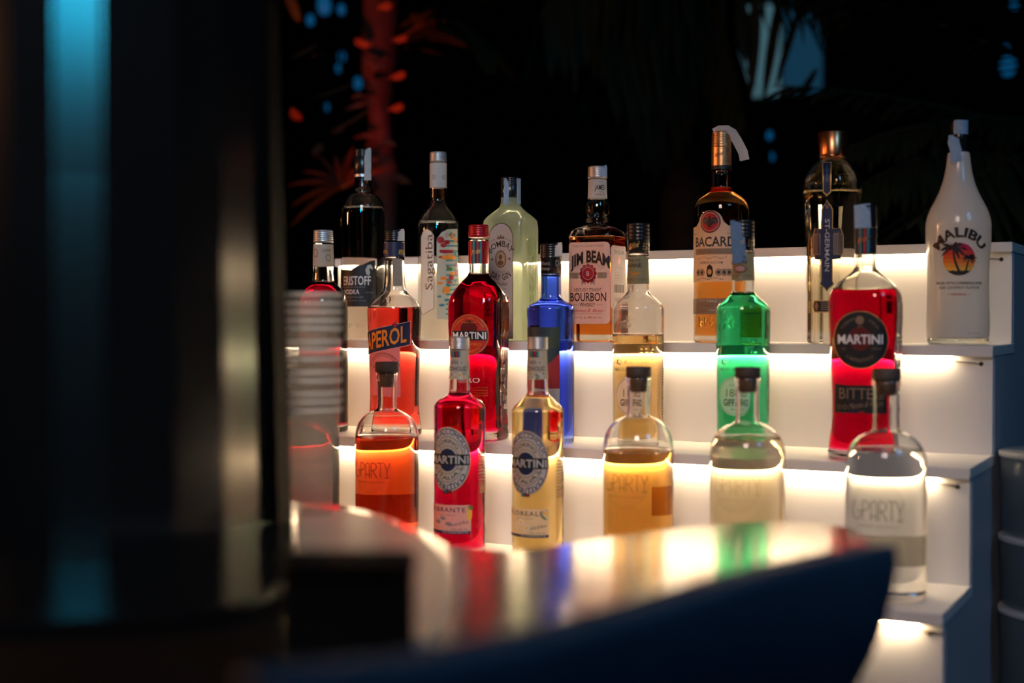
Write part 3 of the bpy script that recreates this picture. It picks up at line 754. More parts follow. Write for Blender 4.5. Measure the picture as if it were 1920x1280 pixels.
for i, c_ in enumerate(cols):
    t0, t1 = -1 + 2 * i / 8, -1 + 2 * (i + 1) / 8; q = []
    for k in range(5): t = t0 + (t1 - t0) * k / 4; q.append((uc + 30.5 * sqrt(max(0, 1 - t * t)), 488 + 30 * t))
    for k in range(4, -1, -1): t = t0 + (t1 - t0) * k / 4; q.append((uc - 30.5 * sqrt(max(0, 1 - t * t)), 488 + 30 * t))
    sun.poly(q, mat('sunset_%s' % 'abcdefgh'[i], c_, .5, translucent=.15), 1)
em = sun.build('emblem', m, B.root)
A = Art()
q = [(uc - 24, 507)] + [(uc - 24 + 48 * k / 8, 508.5 + (1.5 if k % 2 else 0)) for k in range(1, 8)] + [(uc + 24, 507)] + [(uc + 30.5 * cos(radians(a)), 488 + 30 * sin(radians(a))) for a in range(42, 139, 12)]
A.poly(q, black, 2)
def palm_mark(A, bx, by, tx, ty, r, wd):
    n = 8; L_ = []; R_ = []
    for k in range(n + 1):
        t = k / n; x = bx + (tx - bx) * (1 - (1 - t) ** 2 if bx > tx else t ** 1.5); y = by + (ty - by) * t; ww = wd * (1.25 - .6 * t)
        L_.append((x - ww, y)); R_.append((x + ww, y))
    A.poly(L_ + R_[::-1], black, 3, step=0)
    for a, l in ((-170, 1), (-145, 1), (-115, .85), (-70, .8), (-40, .95), (-12, 1.05), (15, .9), (165, .95), (140, .8), (45, .7)):
        c1, s1 = cos(radians(a)), sin(radians(a)); q1 = []; q2 = []
        for k in range(8):
            t = k / 7; x = tx + c1 * r * l * t; y = ty + s1 * r * l * t + .42 * r * t * t; ww = r * .16 * sin(pi * min(1, t * .9 + .1)) ** .7
            jag = ww * (1 if k % 2 else .55)
            q1.append((x + s1 * ww * .4, y - abs(c1) * ww * .5)); q2.append((x - s1 * jag * .8, y + abs(c1) * jag * 1.3))
        A.poly(q1 + q2[::-1], black, 3, step=0)
palm_mark(A, uc + 2, 514, uc - 11, 466, 26, 2.0)
palm_mark(A, uc + 12, 514, uc + 19, 484, 15, 1.4)
A.build('palm_print', m, em)
A = Art().arc('MALIBU', uc + 1, 493, 46, 16.5, 124, mat('dark_brown_print', rgb(38, 22, 20), .5), bold=.035)
A.build('lettering', m, B.root)
A = Art().text('MADE WITH CARIBBEAN RUM', uc - 44, uc + 45, 529.5, 534, black, bold=.012).text('AND COCONUT FLAVOUR', uc - 39, uc + 40, 538, 542.5, black, bold=.012)
A.text('ORIGINAL', uc - 15, uc + 15, 550.5, 554.5, redp, bold=.012).rect(uc - 20, 552, uc - 17, 553, redp, 2).rect(uc + 17, 552, uc + 20, 553, redp, 2)
A.build('small_lettering', m, B.root)
Art().text('70 cl  21%', uc + 16, uc + 40, 622, 626, greyp).build('base_print', m, B.root)

# ------------------------------------------------------------------ bottles on the middle step
# bitter red aperitif, far left
B = Bottle('red_bitter_bottle', 'dark red bitter bottle with cream neck paper, leftmost on middle step', 2, 607,
           [(456, 18), (498, 18.8), (502, 18.8), (526, 20.5), (532, 23), (538, 30), (546, 37), (556, 42.5), (568, 45.2), (582, 46), (810, 45.5)], group=G2)
B.glass(glass, air=532, wall=3.4); B.liquid(532, L_deep)
B.ring_part('cap', silver, [(432, 17), (434, 18.4), (454, 19), (456, 18)], ridges=(435, 454, 3.6, .9))
B.wrap('neck_label', cream, 459, 500, off=.8)
Art().text('CAMPARI', -2, 14, 468, 473, brown).ring(9, 484, 5, 6, 1, brown).ring(-15, 475, 5, 8, 1.2, redp).build('neck_lettering', B.mapper(), B.root, off0=.001)
m = B.mapper(); uc = -34
lab = Art().rect(-88, 591, 22, 624, blackl).build('label', m, B.root)
A = Art().text('CAMPARI', -82, 16, 598, 619, paper, bold=.02).rect(-88, 591.4, 22, 592.4, goldp, 2).rect(-88, 622.6, 22, 623.6, goldp, 2); A.build('lettering', m, lab)
l2 = Art().rect(-70, 625.5, 6, 656, paper_w, r=1).build('lower_label', m, B.root)
Art().rect(-70, 584, 5, 590.5, paper_w).build('upper_label', m, B.root)
A = Art()
for k in range(4): A.text('Bitter aperitivo', -52, -16, 629 + 6 * k, 632 + 6 * k, greyp, shear=.4)
A.build('lower_lettering', m, l2)

# orange aperitif
B = Bottle('orange_aperitif_bottle', 'coral-red curvy aperitif bottle with slanted navy label and orange lettering', 2, 740,
           [(482, 19.2), (500, 18.8), (525, 20), (545, 22.5), (551, 27), (558, 36), (566, 44), (575, 49.5), (584, 50.8), (600, 50.4), (650, 48.5), (700, 46.8), (740, 46), (775, 47.5), (795, 50), (810, 51)], group=G2)
B.glass(glass, air=578, wall=3.6); B.liquid(578, L_coral, thick=16)
B.ring_part('cap', blackp, [(432, 18), (434, 19), (452, 19.4), (454, 18.5)], ridges=(436, 451, 4, .8))
B.wrap('neck_label', navy, 455, 482, off=.7, hw=lambda y: 19)
Art().text('APEROL', 7, 22, 469, 478, yellowp, bold=.01).text('APEROL', -28, -12, 470, 476, yellowp).build('neck_lettering', B.mapper(), B.root, off0=.001, )
B.seal([(11, 431, 12), (12, 436, 18), (12, 453, 19)], 14, paper); B.seal([(5, 486, 19.5), (5.5, 510, 20), (6, 537, 22)], 17, mat('back_strip', rgb(150, 140, 125), .7), name='neck_strip')
m = B.mapper()
sl = -.20
def slant(u, y): return (u, y + (u + 22) * sl)
o = [slant(-74, 613), slant(-6, 613), slant(0, 608), slant(6, 613), slant(30, 613), slant(30, 655), slant(-74, 655)]
lab = Art().poly([(u * 1.0 + (1.2 if u > -22 else -1.2), y + (1.2 if y > 634 else -1.2)) for u, y in o], paper, 1).poly(o, navy, 2).build('label', m, B.root)
A = Art(); vs, fs, wd = text_mesh('APEROL', .02)
pts_ = []
for x, y in vs:
    u = -66 + x / wd * 88; pts_.append(slant(u, 648 - y * 29))
A.add(pts_, fs, orange, 4, 6)
A.poly([slant(-3, 612), slant(0, 607), slant(4, 610), slant(5, 616), slant(1, 619)], redp, 4); A.build('lettering', m, lab)
o = [(-62, 738), (-62, 668), (-52, 656), (10, 646), (11, 742)]
l2 = Art().poly(o, pinkp).build('lower_label', m, B.root)
A = Art().text('APERITIVO', -46, 4, 682, 690, brown, slope=-.09).ring(-22, 690, 32, 30, 1, brown, a0=190, a1=350).ring(-22, 690, 26, 25, .8, brown, a0=190, a1=350).arc('DOLCE AMARO', -22, 690, 26.5, 4, 110, brown)
A.build('lower_lettering', m, l2)
Art().text('AP', -24, 0, 556, 569, glass, bold=.02, step=0).build('embossed_lettering', m, B.root, thick=.0010)

# red vermouth-style aperitif
sec = box_sec(1, .92, .62, radians(-25))
B = Bottle('red_aperitif_bottle', 'deep red aperitif bottle with red screw cap and orange-red round label', 2, 897.5,
           [(450, 18.4), (495, 18.4), (512, 18.8), (518, 22), (526, 30), (537, 41, .3), (548, 50, .6), (560, 55.8, .9), (575, 57.2, 1), (610, 57, 1), (650, 55, 1), (700, 52, 1), (750, 50.5, 1), (785, 52.5, 1), (810, 56.5, 1), (826, 57.5, 1)], sec=sec, group=G2)
B.glass(glass, air=517, wall=3.6); B.liquid(517, L_deep, thick=14)
B.ring_part('cap', redcap, [(422, 17), (424, 18.8), (444, 19.4), (446, 18)], ridges=(426, 442, 4, .8))
bands = Art()
for k, (u0, mm) in enumerate(((-32, redcap), (-15, navy), (-11, teal), (-7, black), (-4, redp), (-1, black), (2, teal), (5, redcap))):
    bands.rect(u0, 453, u0 + (17 if k == 0 else 4 if k < 7 else 24), 495, mm, 1)
nl = bands.build('neck_label', B.mapper(), B.root)
Art().text('Martini', -13, 4, 470, 480, goldp, shear=.5, slope=-.3).text('Rossi', 10, 24, 472, 480, brown, shear=.5, slope=-.3).build('neck_lettering', B.mapper(), nl, off0=.0010)
pr = B.sec_peri(); m = B.mapper(peri=pr); uc = 3
lab = Art().ell(uc, 627, 39, 38.5, mat('orange_red_print', rgb(200, 52, 40), .45, translucent=.15), 1).build('label', m, B.root)
A = Art().ring(uc, 627, 37.5, 37, 1, goldp, 2).ell(uc, 617, 17, 17, mat('dark_red_print', rgb(95, 14, 16), .5), 2).rect(uc - 35, 619.5, uc + 35, 637, black, 3)
A.text('MARTINI', uc - 33, uc + 33, 622, 634.5, whitep, 5, bold=.02).text('TORINO   ITALIA', uc - 15, uc + 15, 603, 605.5, orange, 3).text('FIERO', uc + 4, uc + 24, 642, 647, orange, 3).arc("L'APERITIVO", uc, 627, 33, 4.5, 82, orange, mid=90, lay=3, under=True).arc('TORINO · 1863 · ITALIA', uc, 627, 30, 3, 130, orange, lay=3)
A.build('lettering', m, lab)
A = Art().text('FIERO', uc - 30, uc + 20, 706, 715, whitep, bold=.01)
for k in range(4): A.text('BITTERSWEET ORANGE', uc + 8, uc + 34, 723 + 5 * k, 725 + 5 * k, orange)
A.build('lower_lettering', m, B.root)
sd = pr * 57 / 4
Art().rect(sd - 15, 553, sd + 15, 800, glass, r=10).build('side_panel', m, B.root, thick=.0022)
Art().vtext('MARTINI', 765, 590, sd + 7, sd - 7, glass, bold=.03).build('embossed_lettering', m, B.root, thick=.0034)

# blue liqueur
B = Bottle('blue_liqueur_bottle', 'cobalt blue bottle with black cap and geometric teal, red and white label', 2, 1033,
           [(513, 18.8), (552, 19.2), (560, 21), (565, 27), (569, 36), (574, 43), (581, 45), (592, 45), (600, 44.2), (630, 43.8), (830, 43.6)], group=G2)
B.glass(glass_blue, air=566, wall=3.4); B.liquid(566, liquid_mat('blue_liquid', (.05, .22, .93, 1), 34))
B.ring_part('cap', blackp, [(457, 18.5), (459, 20.6), (484, 20.4), (486, 20), (488, 19.4), (512, 19.3), (513, 18)], ridges=(461, 482, 4.4, .9))
B.seal([(13, 456, 12), (14, 462, 19.8), (14, 482, 20)], 14, paper)
Art().text('Dilatti', -21, -2, 491, 498, greyp, shear=0).text('Group', -21, -2, 500.5, 507, greyp).text('Di', 8, 16, 489, 499, greyp).build('cap_lettering', B.mapper(), B.root, off0=.0012)
m = B.mapper()
lab = Art().rect(-62, 613, 16, 770, mat('dark_teal_print', rgb(30, 52, 62), .5), 1).build('label', m, B.root)
A = Art().poly([(-62, 680)] + [(-20 + 36 * (k / 6), 690 - 30 * (k / 6) ** 1.3) for k in range(7)] + [(16, 726), (-62, 726)], mat('crimson_print', rgb(150, 28, 40), .5), 2).rect(-62, 726, 16, 770, paper_w, 2)
A.poly([(16, 613), (16, 650)] + [(16 - 30 * sin(t * pi / 12), 650 + 12 - 12 * cos(t * pi / 12) - t * 0) for t in range(1, 5)] + [(-6, 640), (2, 613)], mat('green_grey_print', rgb(52, 66, 52), .5), 2)
A.build('label_print', m, lab)

# two liqueur bottles of one make
def liqueur(x, liq, lev, label, name, word, mark, seal=False, prof=None):
    B = Bottle(name, label, 2, x, prof, group=G2)
    B.glass(glass, air=lev, wall=3.4); B.liquid(lev, liq, thick=14)
    t = prof[0][0] - 57
    B.ring_part('cap', blackp, [(t, 20), (t + 2, 21.8), (t + 30, 21.6), (t + 33, 20.6), (t + 56, 20.4), (t + 57, 19)], ridges=(t + 5, t + 27, 7, 1.2))
    Art().text('Giffard', -16, 2, t + 40, t + 50, goldp, shear=.5, slope=-.3).text('E.G', 8, 18, t + 38, t + 50, goldp, shear=.4).build('cap_lettering', B.mapper(), B.root, off0=.0012)
    y0 = prof[0][0] + 6
    nl = B.wrap('neck_label', mat('sage_paper', rgb(168, 160, 125), .6, translucent=.35), y0, y0 + 50, off=.6)
    A = Art().text('CREME DE', -28, 4, y0 + 5, y0 + 9, black).text(word, -34, 6, y0 + 13, y0 + 20, black, bold=.01).text('1ERE QUALITY LIQUEUR', -32, 18, y0 + 40, y0 + 44, brown)
    if mark == 'banana':
        q = [(-18 + 24 * k / 8, y0 + 28 + 7 * sin(pi * (k / 8) * .9 + .2)) for k in range(9)]
        A.poly(q + [(u, y - 5 * sin(pi * max(.06, min(.94, k / 8))) - .6) for k, (u, y) in reversed(list(enumerate(q)))], mat('banana_print', rgb(200, 140, 55), .5), 2, step=0)
    else:
        A.ell(-6, y0 + 29, 13, 8, brown, 2).ell(-6, y0 + 28, 9, 4.5, pinkp, 3)
    A.build('neck_lettering', B.mapper(), nl, off0=.0010)
    m = B.mapper(); uc = -11
    Art().text('Giffard', uc - 42, uc + 26, 600, 621, glass, shear=.5, slope=-.22, bold=.02, step=0).text('DEPUIS', uc + 4, uc + 40, 635, 642, glass, bold=.02, step=0).build('embossed_script', m, B.root, thick=.0012)
    Art().text('1885', uc + 6, uc + 42, 647, 661, glass, bold=.03, step=0).text('LIQUORISTE', uc - 42, uc + 30, 672, 681, glass, bold=.02, step=0).text('ANGERS-FRANCE', uc - 42, uc + 20, 688, 694, glass, bold=.02, step=0).build('embossed_lettering', m, B.root, thick=.0012)
    lab = Art().ell(uc + (0 if mark == 'banana' else -4), 740, 37, 36, paper_w, 1).build('label', m, B.root)
    A = Art(); c_ = uc + (0 if mark == 'banana' else -4)
    A.ring(c_, 740, 35, 34, .8, brown, 2).text('1885', c_ - 17, c_ + 19, 727, 741, brown, 2).text('GIFFARD', c_ - 24, c_ + 26, 746, 758, black, 2, bold=.02).text('DEPUIS', c_ - 10, c_ + 10, 718, 722, greyp).text('FRANCE', c_ - 8, c_ + 10, 763, 766, greyp)
    A.build('lettering', m, lab)
    sd = pi * 48 * .55
    A = Art()
    for k in range(20): A.rect(sd - 26, 690 + 5 * k, sd + 26, 691.5 + 5 * k, brown if mark == 'banana' else greenp, 1)
    A.build('back_print', lambda u, y, o: m(u, y, o), B.root)
    if seal: B.seal([(-12, 413, 12), (-11.5, 420, 21.5), (-10, 450, 22), (-7.5, 480, 22), (-6, 494, 22.5)], 26, mat('blue_seal_paper', rgb(92, 130, 168), .7, noise=.4, nscale=500))
    return B
liqueur(1196, L_banana, 629, 'clear bottle of honey-coloured liqueur with black cap and a banana on the neck label', 'fruit_liqueur_bottle', 'BANANE', 'banana',
        prof=[(476, 20), (482, 19.6), (531, 20.2), (544, 20.6), (550, 23), (557, 30), (565, 39, 0), (572, 46), (580, 48.6), (600, 48.8), (700, 47.6), (812, 46.8)])
liqueur(1392.5, L_green, 551, 'bright green liqueur bottle with black cap and hanging blue paper seal', 'fruit_liqueur_bottle', 'MELON', 'melon', seal=True,
        prof=[(470, 20.2), (476, 20.2), (528, 20.8), (546, 21.2), (552, 24), (560, 33), (568, 43), (576, 49.5), (586, 51), (602, 51), (700, 49.6), (820, 48.5)])

# bitter aperitif, right
sec = box_sec(1, .92, .62, radians(-13))
B = Bottle('bitter_aperitif_bottle', 'red bitter bottle with clear glass shoulder and large round black label, rightmost on middle step', 2, 1621,
           [(428, 20), (474, 19.8), (500, 20), (507, 23.5), (516, 34), (527, 49, .3), (538, 60, .6), (549, 66.5, .9), (560, 68.8, 1), (590, 68.5, 1), (640, 66.5, 1), (700, 63.5, 1), (760, 61.5, 1), (795, 62.5, 1), (820, 66, 1), (845, 69, 1), (858, 69.5, 1)], sec=sec, group=G2)
B.glass(glass, air=545, wall=4.2); B.liquid(545, L_red, wall=3.6, thick=14)
B.ring_part('cap', blackp, [(386, 20), (388, 21.8), (426, 21.6), (428, 20.5)], ridges=(391, 424, 5, 1))
bands = Art()
for u0, u1, mm in ((-64, -16, blackl), (-16, -11, navy), (-11, -7, teal), (-7, -4, black), (-4, 1, redp), (1, 3, black), (3, 7, teal), (7, 11, navy), (11, 62, blackl)): bands.rect(u0, 429, u1, 475, mm, 1)
nl = bands.build('neck_label', B.mapper(), B.root)
Art().text('Martini', -13, 12, 448, 458, copper, shear=.5, slope=-.35).build('neck_lettering', B.mapper(), nl, off0=.0010)
B.seal([(-7, 385, 21), (-6.5, 390, 22.2), (-6, 408, 22.6), (-5, 429, 22.8)], 30, sealp)
pr = B.sec_peri(); m = B.mapper(peri=pr); uc = 4
lab = Art().ell(uc, 636, 53, 53.5, goldp, 1).ell(uc, 636, 51, 51.5, blackl, 2).build('label', m, B.root)
A = Art().ell(uc, 634, 22, 22, mat('dark_red_print', rgb(110, 16, 20), .5), 3).text('MARTINI', uc - 42, uc + 42, 627, 643, whitep, 5, bold=.025).arc("L'APERITIVO", uc, 636, 41, 6, 80, mat('bronze_print'), mid=90, lay=3, under=True)
A.arc('TORINO           ITALIA', uc, 636, 38, 4, 120, mat('bronze_print'), lay=3).ell(uc, 600, 8, 8, mat('bronze_print'), 3).text('1863', uc - 5, uc + 5, 610, 613, mat('bronze_print'), 3).text('DAL', uc - 34, uc - 26, 650, 654, mat('bronze_print'), 3).text('ITALIA', uc + 22, uc + 40, 650, 654, mat('bronze_print'), 3)
A.build('lettering', m, lab)
l2 = Art().poly([(uc - 52, 717), (uc - 30, 720), (uc + 30, 720), (uc + 52, 717), (uc + 52, 771), (uc - 52, 771)], blackl).build('lower_label', m, B.root)
A = Art().text('BITTER', uc - 40, uc + 40, 725, 745, mat('bronze_print'), 3, bold=.0).text('Martini & Rossi', uc - 22, uc + 40, 754, 764, mat('bronze_print'), 3, shear=.5, slope=-.15).ring(uc - 40, 760, 4, 4, 1, mat('bronze_print'), 3).ring(uc - 29, 760, 4, 4, 1, mat('bronze_print'), 3).rect(uc - 22, 767, uc - 2, 770, navy, 3).rect(uc - 2, 767, uc + 8, 770, redp, 3)
A.build('lower_lettering', m, l2)
sd = pr * 68 / 4
Art().rect(sd - 14, 565, sd + 14, 800, glass, r=10).build('side_panel', m, B.root, thick=.0022)
Art().vtext('MARTINI', 770, 590, sd + 7, sd - 7, glass, bold=.03).build('embossed_lettering', m, B.root, thick=.0034)

# ------------------------------------------------------------------ bottles on the front step
def corked(x, hw, cork, neck, sh, lev, liq, label, base, ybl, faint=1.0, backlabel=None, dcork=corkd, rot=0.0):
    """short round bottle with a flat stopper; cork = (y top, y bottom, half width); neck = (half width, y end); sh = row where the body is full"""
    nw, ny = neck; ct, cb, cw = cork; r = hw
    pr_ = [(cb + 1, nw + 1.6), (cb + 12, nw + 1.4), (cb + 15, nw), (ny - 12, nw - .6), (ny, nw + 1)]
    for k in range(1, 7):
        a = k / 6 * pi / 2; pr_.append((ny + 4 + (sh - ny - 4) * (1 - cos(a)) ** 1.0, nw + 2 + (r - nw - 2) * sin(a)))
    pr_ += [(sh + 30, r), (base, r)]
    B = Bottle('corked_bottle', label, 3, x, pr_, group=G3)
    B.glass(glass, air=lev, wall=3.6, top=cb + 1.5); B.liquid(lev, liq, wall=3.2, thick=26)
    st = B.ring_part('stopper', dcork, [(ct, cw - 1.5), (ct + 1.2, cw), (cb - 1, cw), (cb + .6, cw - 1)])
    B.ring_part('cork', corkl, [(cb + .8, nw - 4), (cb + 8, nw - 4.6), (cb + 26, nw - 6), (cb + 28, nw - 8)])
    m = B.mapper()
    uc = -hw * sin(TH - math.atan((x - 960) / F)) * 1.05 + rot; k = hw / 76
    y0 = ybl
    ink = mat('ink_print', (0.03, 0.018, 0.012, 1), .5) if faint == 1 else film_mat('faint_ink_%s' % ('abc'[int(faint * 3.5)-0 if faint < .6 else 2]), (0.10, 0.06, 0.03, 1), faint)
    A = Art(); yb_ = y0; yt = y0 - 36 * k
    # thin lettering with drawn strokes
    def stroke(p, q, wd=1.9 * k):
        dx, dy = q[0] - p[0], q[1] - p[1]; l = math.hypot(dx, dy) or 1; nx, ny_ = -dy / l * wd / 2, dx / l * wd / 2
        A.poly([(p[0] + nx, p[1] + ny_), (q[0] + nx, q[1] + ny_), (q[0] - nx, q[1] - ny_), (p[0] - nx, p[1] - ny_)], ink, 2, step=0)
    u = uc - 51 * k; H = 36 * k
    def path(pts):
        for a, b in zip(pts, pts[1:]): stroke((u + a[0] * k, yt + a[1] * H), (u + b[0] * k, yt + b[1] * H))
    def arcp(cx, cy_, rx, ry, a0, a1, n=14): return [(cx + rx * cos(radians(a0 + (a1 - a0) * i / n)), cy_ + ry * sin(radians(a0 + (a1 - a0) * i / n))) for i in range(n + 1)]
    path([(7, .02), (1.5, .4)] + arcp(11, .68, 10.5, .34, 195, 0)[0:0] + arcp(11, .62, 11, .38, 190, -10) + [(14, .56)])        # G
    u += 25 * k; path([(0, 1.0), (0, .04)]); path(arcp(1, .27, 12, .25, -90, 90)); path([(0, .02), (1, .02)]); path([(0, .52), (1, .52)])   # P
    u += 17 * k; path([(0, 1), (0, .22)] + arcp(5, .2, 5, .17, 180, 360) + [(10, 1)]); path([(0, .78), (10, .78)])          # A
    u += 15 * k; path([(0, 1), (0, .02)]); path([(0, .02), (3, .02)] + arcp(3, .27, 10, .25, -90, 90) + [(0, .52)]); path([(4, .52), (14, 1)])  # R
    u += 14 * k; path([(0, .02), (17, .02)]); path([(8.5, .02), (8.5, 1)])                                                   # T
    u += 14 * k; path([(3, .02), (10, .55), (17, .02)]); path([(10, .55), (10, 1)]); path([(4, 1), (16, 1)])                # Y
    A.text('ITALIAN PARTY DRINKS FESTIVAL', uc - 38 * k, uc + 40 * k, y0 + 9 * k, y0 + 12.5 * k, ink if faint == 1 else ink, 2)
    A.build('lettering', m, B.root)
    rg = film_mat('label_ring', (0.9, 0.85, 0.75, 1), .08)
    Art().ell(uc, y0 - 18 * k, 54 * k, 54 * k, film_mat('clear_sticker', (0.95, 0.92, 0.88, 1), .03), 1).ring(uc, y0 - 18 * k, 54 * k, 54 * k, 1.6 * k, rg, 1.5).build('round_sticker', m, B.root)
    if backlabel:
        a0, a1, y1_, y2_, mm = backlabel
        B.wrap('back_label', mm, y1_, y2_, a0=a0, a1=a1, off=.7)
    return B
corked(577, 60, (675, 694, 20.5), (18.5, 760), 822, 790, L_deep, 'corked bottle of crimson drink behind the clear cups, leftmost on front step', 985, 884, dcork=corkl)
corked(726, 59.5, (678, 697, 22), (18.5, 766), 818, 819, L_orange, 'corked bottle of orange-red drink with thin dark lettering, second on front step', 1000, 889,
       backlabel=(110, 250, 930, 985, tint_film('red_back_film', (.42, .2, .2, 1))))
corked(1196.5, 66, (687, 706, 23.5), (21.5, 778), 838, 845, L_honey, 'corked bottle of honey-coloured drink in the middle of front step', 1062, 914, faint=.55,
       backlabel=(130, 172, 915, 970, tint_film('amber_back_film', (.55, .32, .12, 1))))
corked(1400.5, 70.5, (688, 707, 24.5), (22.5, 790), 850, 823, L_cloud, 'corked bottle of pale yellow drink before the green bottle', 1090, 919, faint=.22)
corked(1660, 76.5, (690, 712, 27), (25, 805), 872, 844, L_clear, 'corked bottle of clear drink with grey band, rightmost on front step', 1130, 966, faint=.75,
       backlabel=(120, 240, 1008, 1066, film_mat('grey_back_label', (.16, .15, .13, 1), .8)), dcork=mat('brown_stopper', (.09, .065, .05, 1), .6, noise=.4, nscale=300))

def slim(x, hw, liq, lev, label, word, deco, y0, sh, base, lc):
    B = Bottle('slim_aperitif_bottle', label, 3, x, [(y0 + 24, 16.5), (y0 + 78, 18.5), (y0 + 104, 20), (y0 + 108, 22), (sh - 9, 38), (sh - 2, 45), (sh + 6, hw), (sh + 20, hw), (base, hw)], group=G3)
    B.glass(glass, air=lev, wall=3.4); B.liquid(lev, liq, thick=16)
    B.ring_part('cap', silver, [(y0, 17), (y0 + 2, 18.6), (y0 + 22, 18.8), (y0 + 24, 17.5)], ridges=(y0 + 3, y0 + 21, 3.8, .9))
    nl = B.wrap('neck_label', cream, y0 + 25, y0 + 79, off=.7)
    A = Art().text('NON', -15, -3, y0 + 44, y0 + 51, navy, bold=.01).ell(3, y0 + 48, 1.2, 1.2, navy, 2, n=8).text('ALCOHOLIC', -32, 12, y0 + 55, y0 + 63, navy, bold=.01)
    for i, mm in enumerate((navy, teal, black, redp, black, teal)): A.rect(-16 + 3 * i, y0 + 26, -13 + 3 * i, y0 + 38, mm, 2)
    rn = random.Random(int(x))
    for i in range(16): A.ell(rn.uniform(-24, 20), rn.uniform(y0 + 68, y0 + 77), rn.uniform(1.5, 3.5), rn.uniform(1.2, 2.5), rn.choice([greenp, yellowp, greyp, paper_w]), 2, n=8)
    A.build('neck_lettering', B.mapper(), nl, off0=.0010)
    m = B.mapper(); uc = -23; cy_ = lc
    rx, ry = 44, 60
    lab = Art().ell(uc, cy_, rx, ry, goldp, 1).ell(uc, cy_, rx - 1, ry - 1, paper, 1.6).build('label', m, B.root)
    A = Art().ring(uc, cy_, rx - 3, ry - 3, 1.2, navy, 2).ring(uc, cy_, 30, 43, 1.0, navy, 2).ell(uc, cy_, 30.5, 43, cream, 1.8)
    A.arc('NON-ALCOHOLIC', uc, cy_, 32.5, 7.5, 152, navy, lay=3, bold=.012, sy=1.42).arc('APERITIVO', uc, cy_, 40, 7.5, 118, navy, mid=90, lay=3, bold=.012, under=True, sy=1.42)
    A.arc('TORINO', uc, cy_, 21.5, 5, 110, navy, lay=3, bold=.006, sy=1.42).arc('ITALIA', uc, cy_, 27, 5, 100, navy, mid=90, lay=3, bold=.006, under=True, sy=1.42)
    A.ell(uc, cy_ + 1, 18, 21, navy, 3).rect(uc - 41, cy_ - 9.5, uc + 41, cy_ + 10.5, black, 4).text('MARTINI', uc - 39, uc + 39, cy_ - 6.5, cy_ + 7.5, paper_w, 5.5, bold=.022)
    A.text('DAL', uc - 30, uc - 20, cy_ + 15, cy_ + 19, navy, 3).text('1863', uc + 19, uc + 31, cy_ + 15, cy_ + 19, navy, 3).ring(uc, cy_ + 1, 22, 26, .8, navy, 3, a0=200, a1=340).ring(uc, cy_ + 1, 22, 26, .8, navy, 3, a0=20, a1=160)
    for i, mm in enumerate((navy, teal, black, redp, black)): A.rect(uc - 8 + 3.2 * i, cy_ + 57, uc - 4.8 + 3.2 * i, cy_ + 62, mm, 3)
    A.build('lettering', m, lab)
    y2 = cy_ + 83
    l2 = Art().rect(uc - 49, y2 + 1, uc + 44, y2 + 54, cream, r=3).build('lower_label', m, B.root)
    A = Art().text(word, uc - 40, uc + 33, y2 + 6, y2 + 14, navy, bold=.01, space=1.2).text('MARTINI APERITIVO', uc - 20, uc + 16, y2 + 18, y2 + 21, greyp).text('Martini & Rossi', uc + 4, uc + 40, y2 + 35, y2 + 41, navy, shear=.5, slope=-.2).text('0.5% VOL 75cl', uc + 8, uc + 38, y2 + 44, y2 + 47, navy).rect(uc - 48, y2 + 49, uc + 43, y2 + 54, navy, 2).text('KEEP IN REFRIGERATOR', uc - 10, uc + 38, y2 + 50, y2 + 52.6, paper_w, 4, bold=.01)
    for a, b in ((-10, 26), (-22, 33), (2, 36)):
        if deco == 'flower':
            for j in range(9):
                t = j * 2 * pi / 9; A.ell(uc + a + 5 * cos(t), y2 + b + 5 * sin(t), 2.6, 2, paper_w, 2.2, n=8)
            A.ell(uc + a, y2 + b, 2.6, 2.6, yellowp, 3, n=10)
        else:
            A.poly([(uc + a - 8, y2 + b), (uc + a - 3, y2 + b - 4), (uc + a + 4, y2 + b - 3), (uc + a + 7, y2 + b + 2), (uc + a, y2 + b + 4)], greyp, 2.2)
    if deco != 'flower': A.ell(uc + 41, y2 + 17, 5, 13, yellowp, 3).ell(uc + 42, y2 + 6, 5, 4, greenp, 3)
    else: A.poly([(uc + 28, y2 + 14), (uc + 34, y2 + 15), (uc + 41, y2 + 22), (uc + 34, y2 + 20)], greenp, 3).ell(uc + 37, y2 + 9, 3.5, 3.5, yellowp, 3)
    A.build('lower_lettering', m, l2)
    a_ = Art()
    for j in range(13): a_.rect(38, lc - 10 + 6 * j, 74, lc - 8 + 6 * j, brown, 1.5)
    for j in range(12): a_.rect(42 + 2.6 * j, lc + 48, 43.4 + 2.6 * j, lc + 62, brown, 1.5)
    a_.build('back_print', m, B.root)
    return B
slim(862, 48, L_red, 735, 'slim red aperitif bottle with silver cap and oval cream label, on front step', 'VIBRANTE', 'fruit', 631, 757, 1045, 856)
slim(1008.3, 48.5, L_straw, 743, 'slim straw-yellow aperitif bottle with silver cap, oval cream label and daisies below', 'FLOREALE', 'flower', 631, 764, 1050, 863)

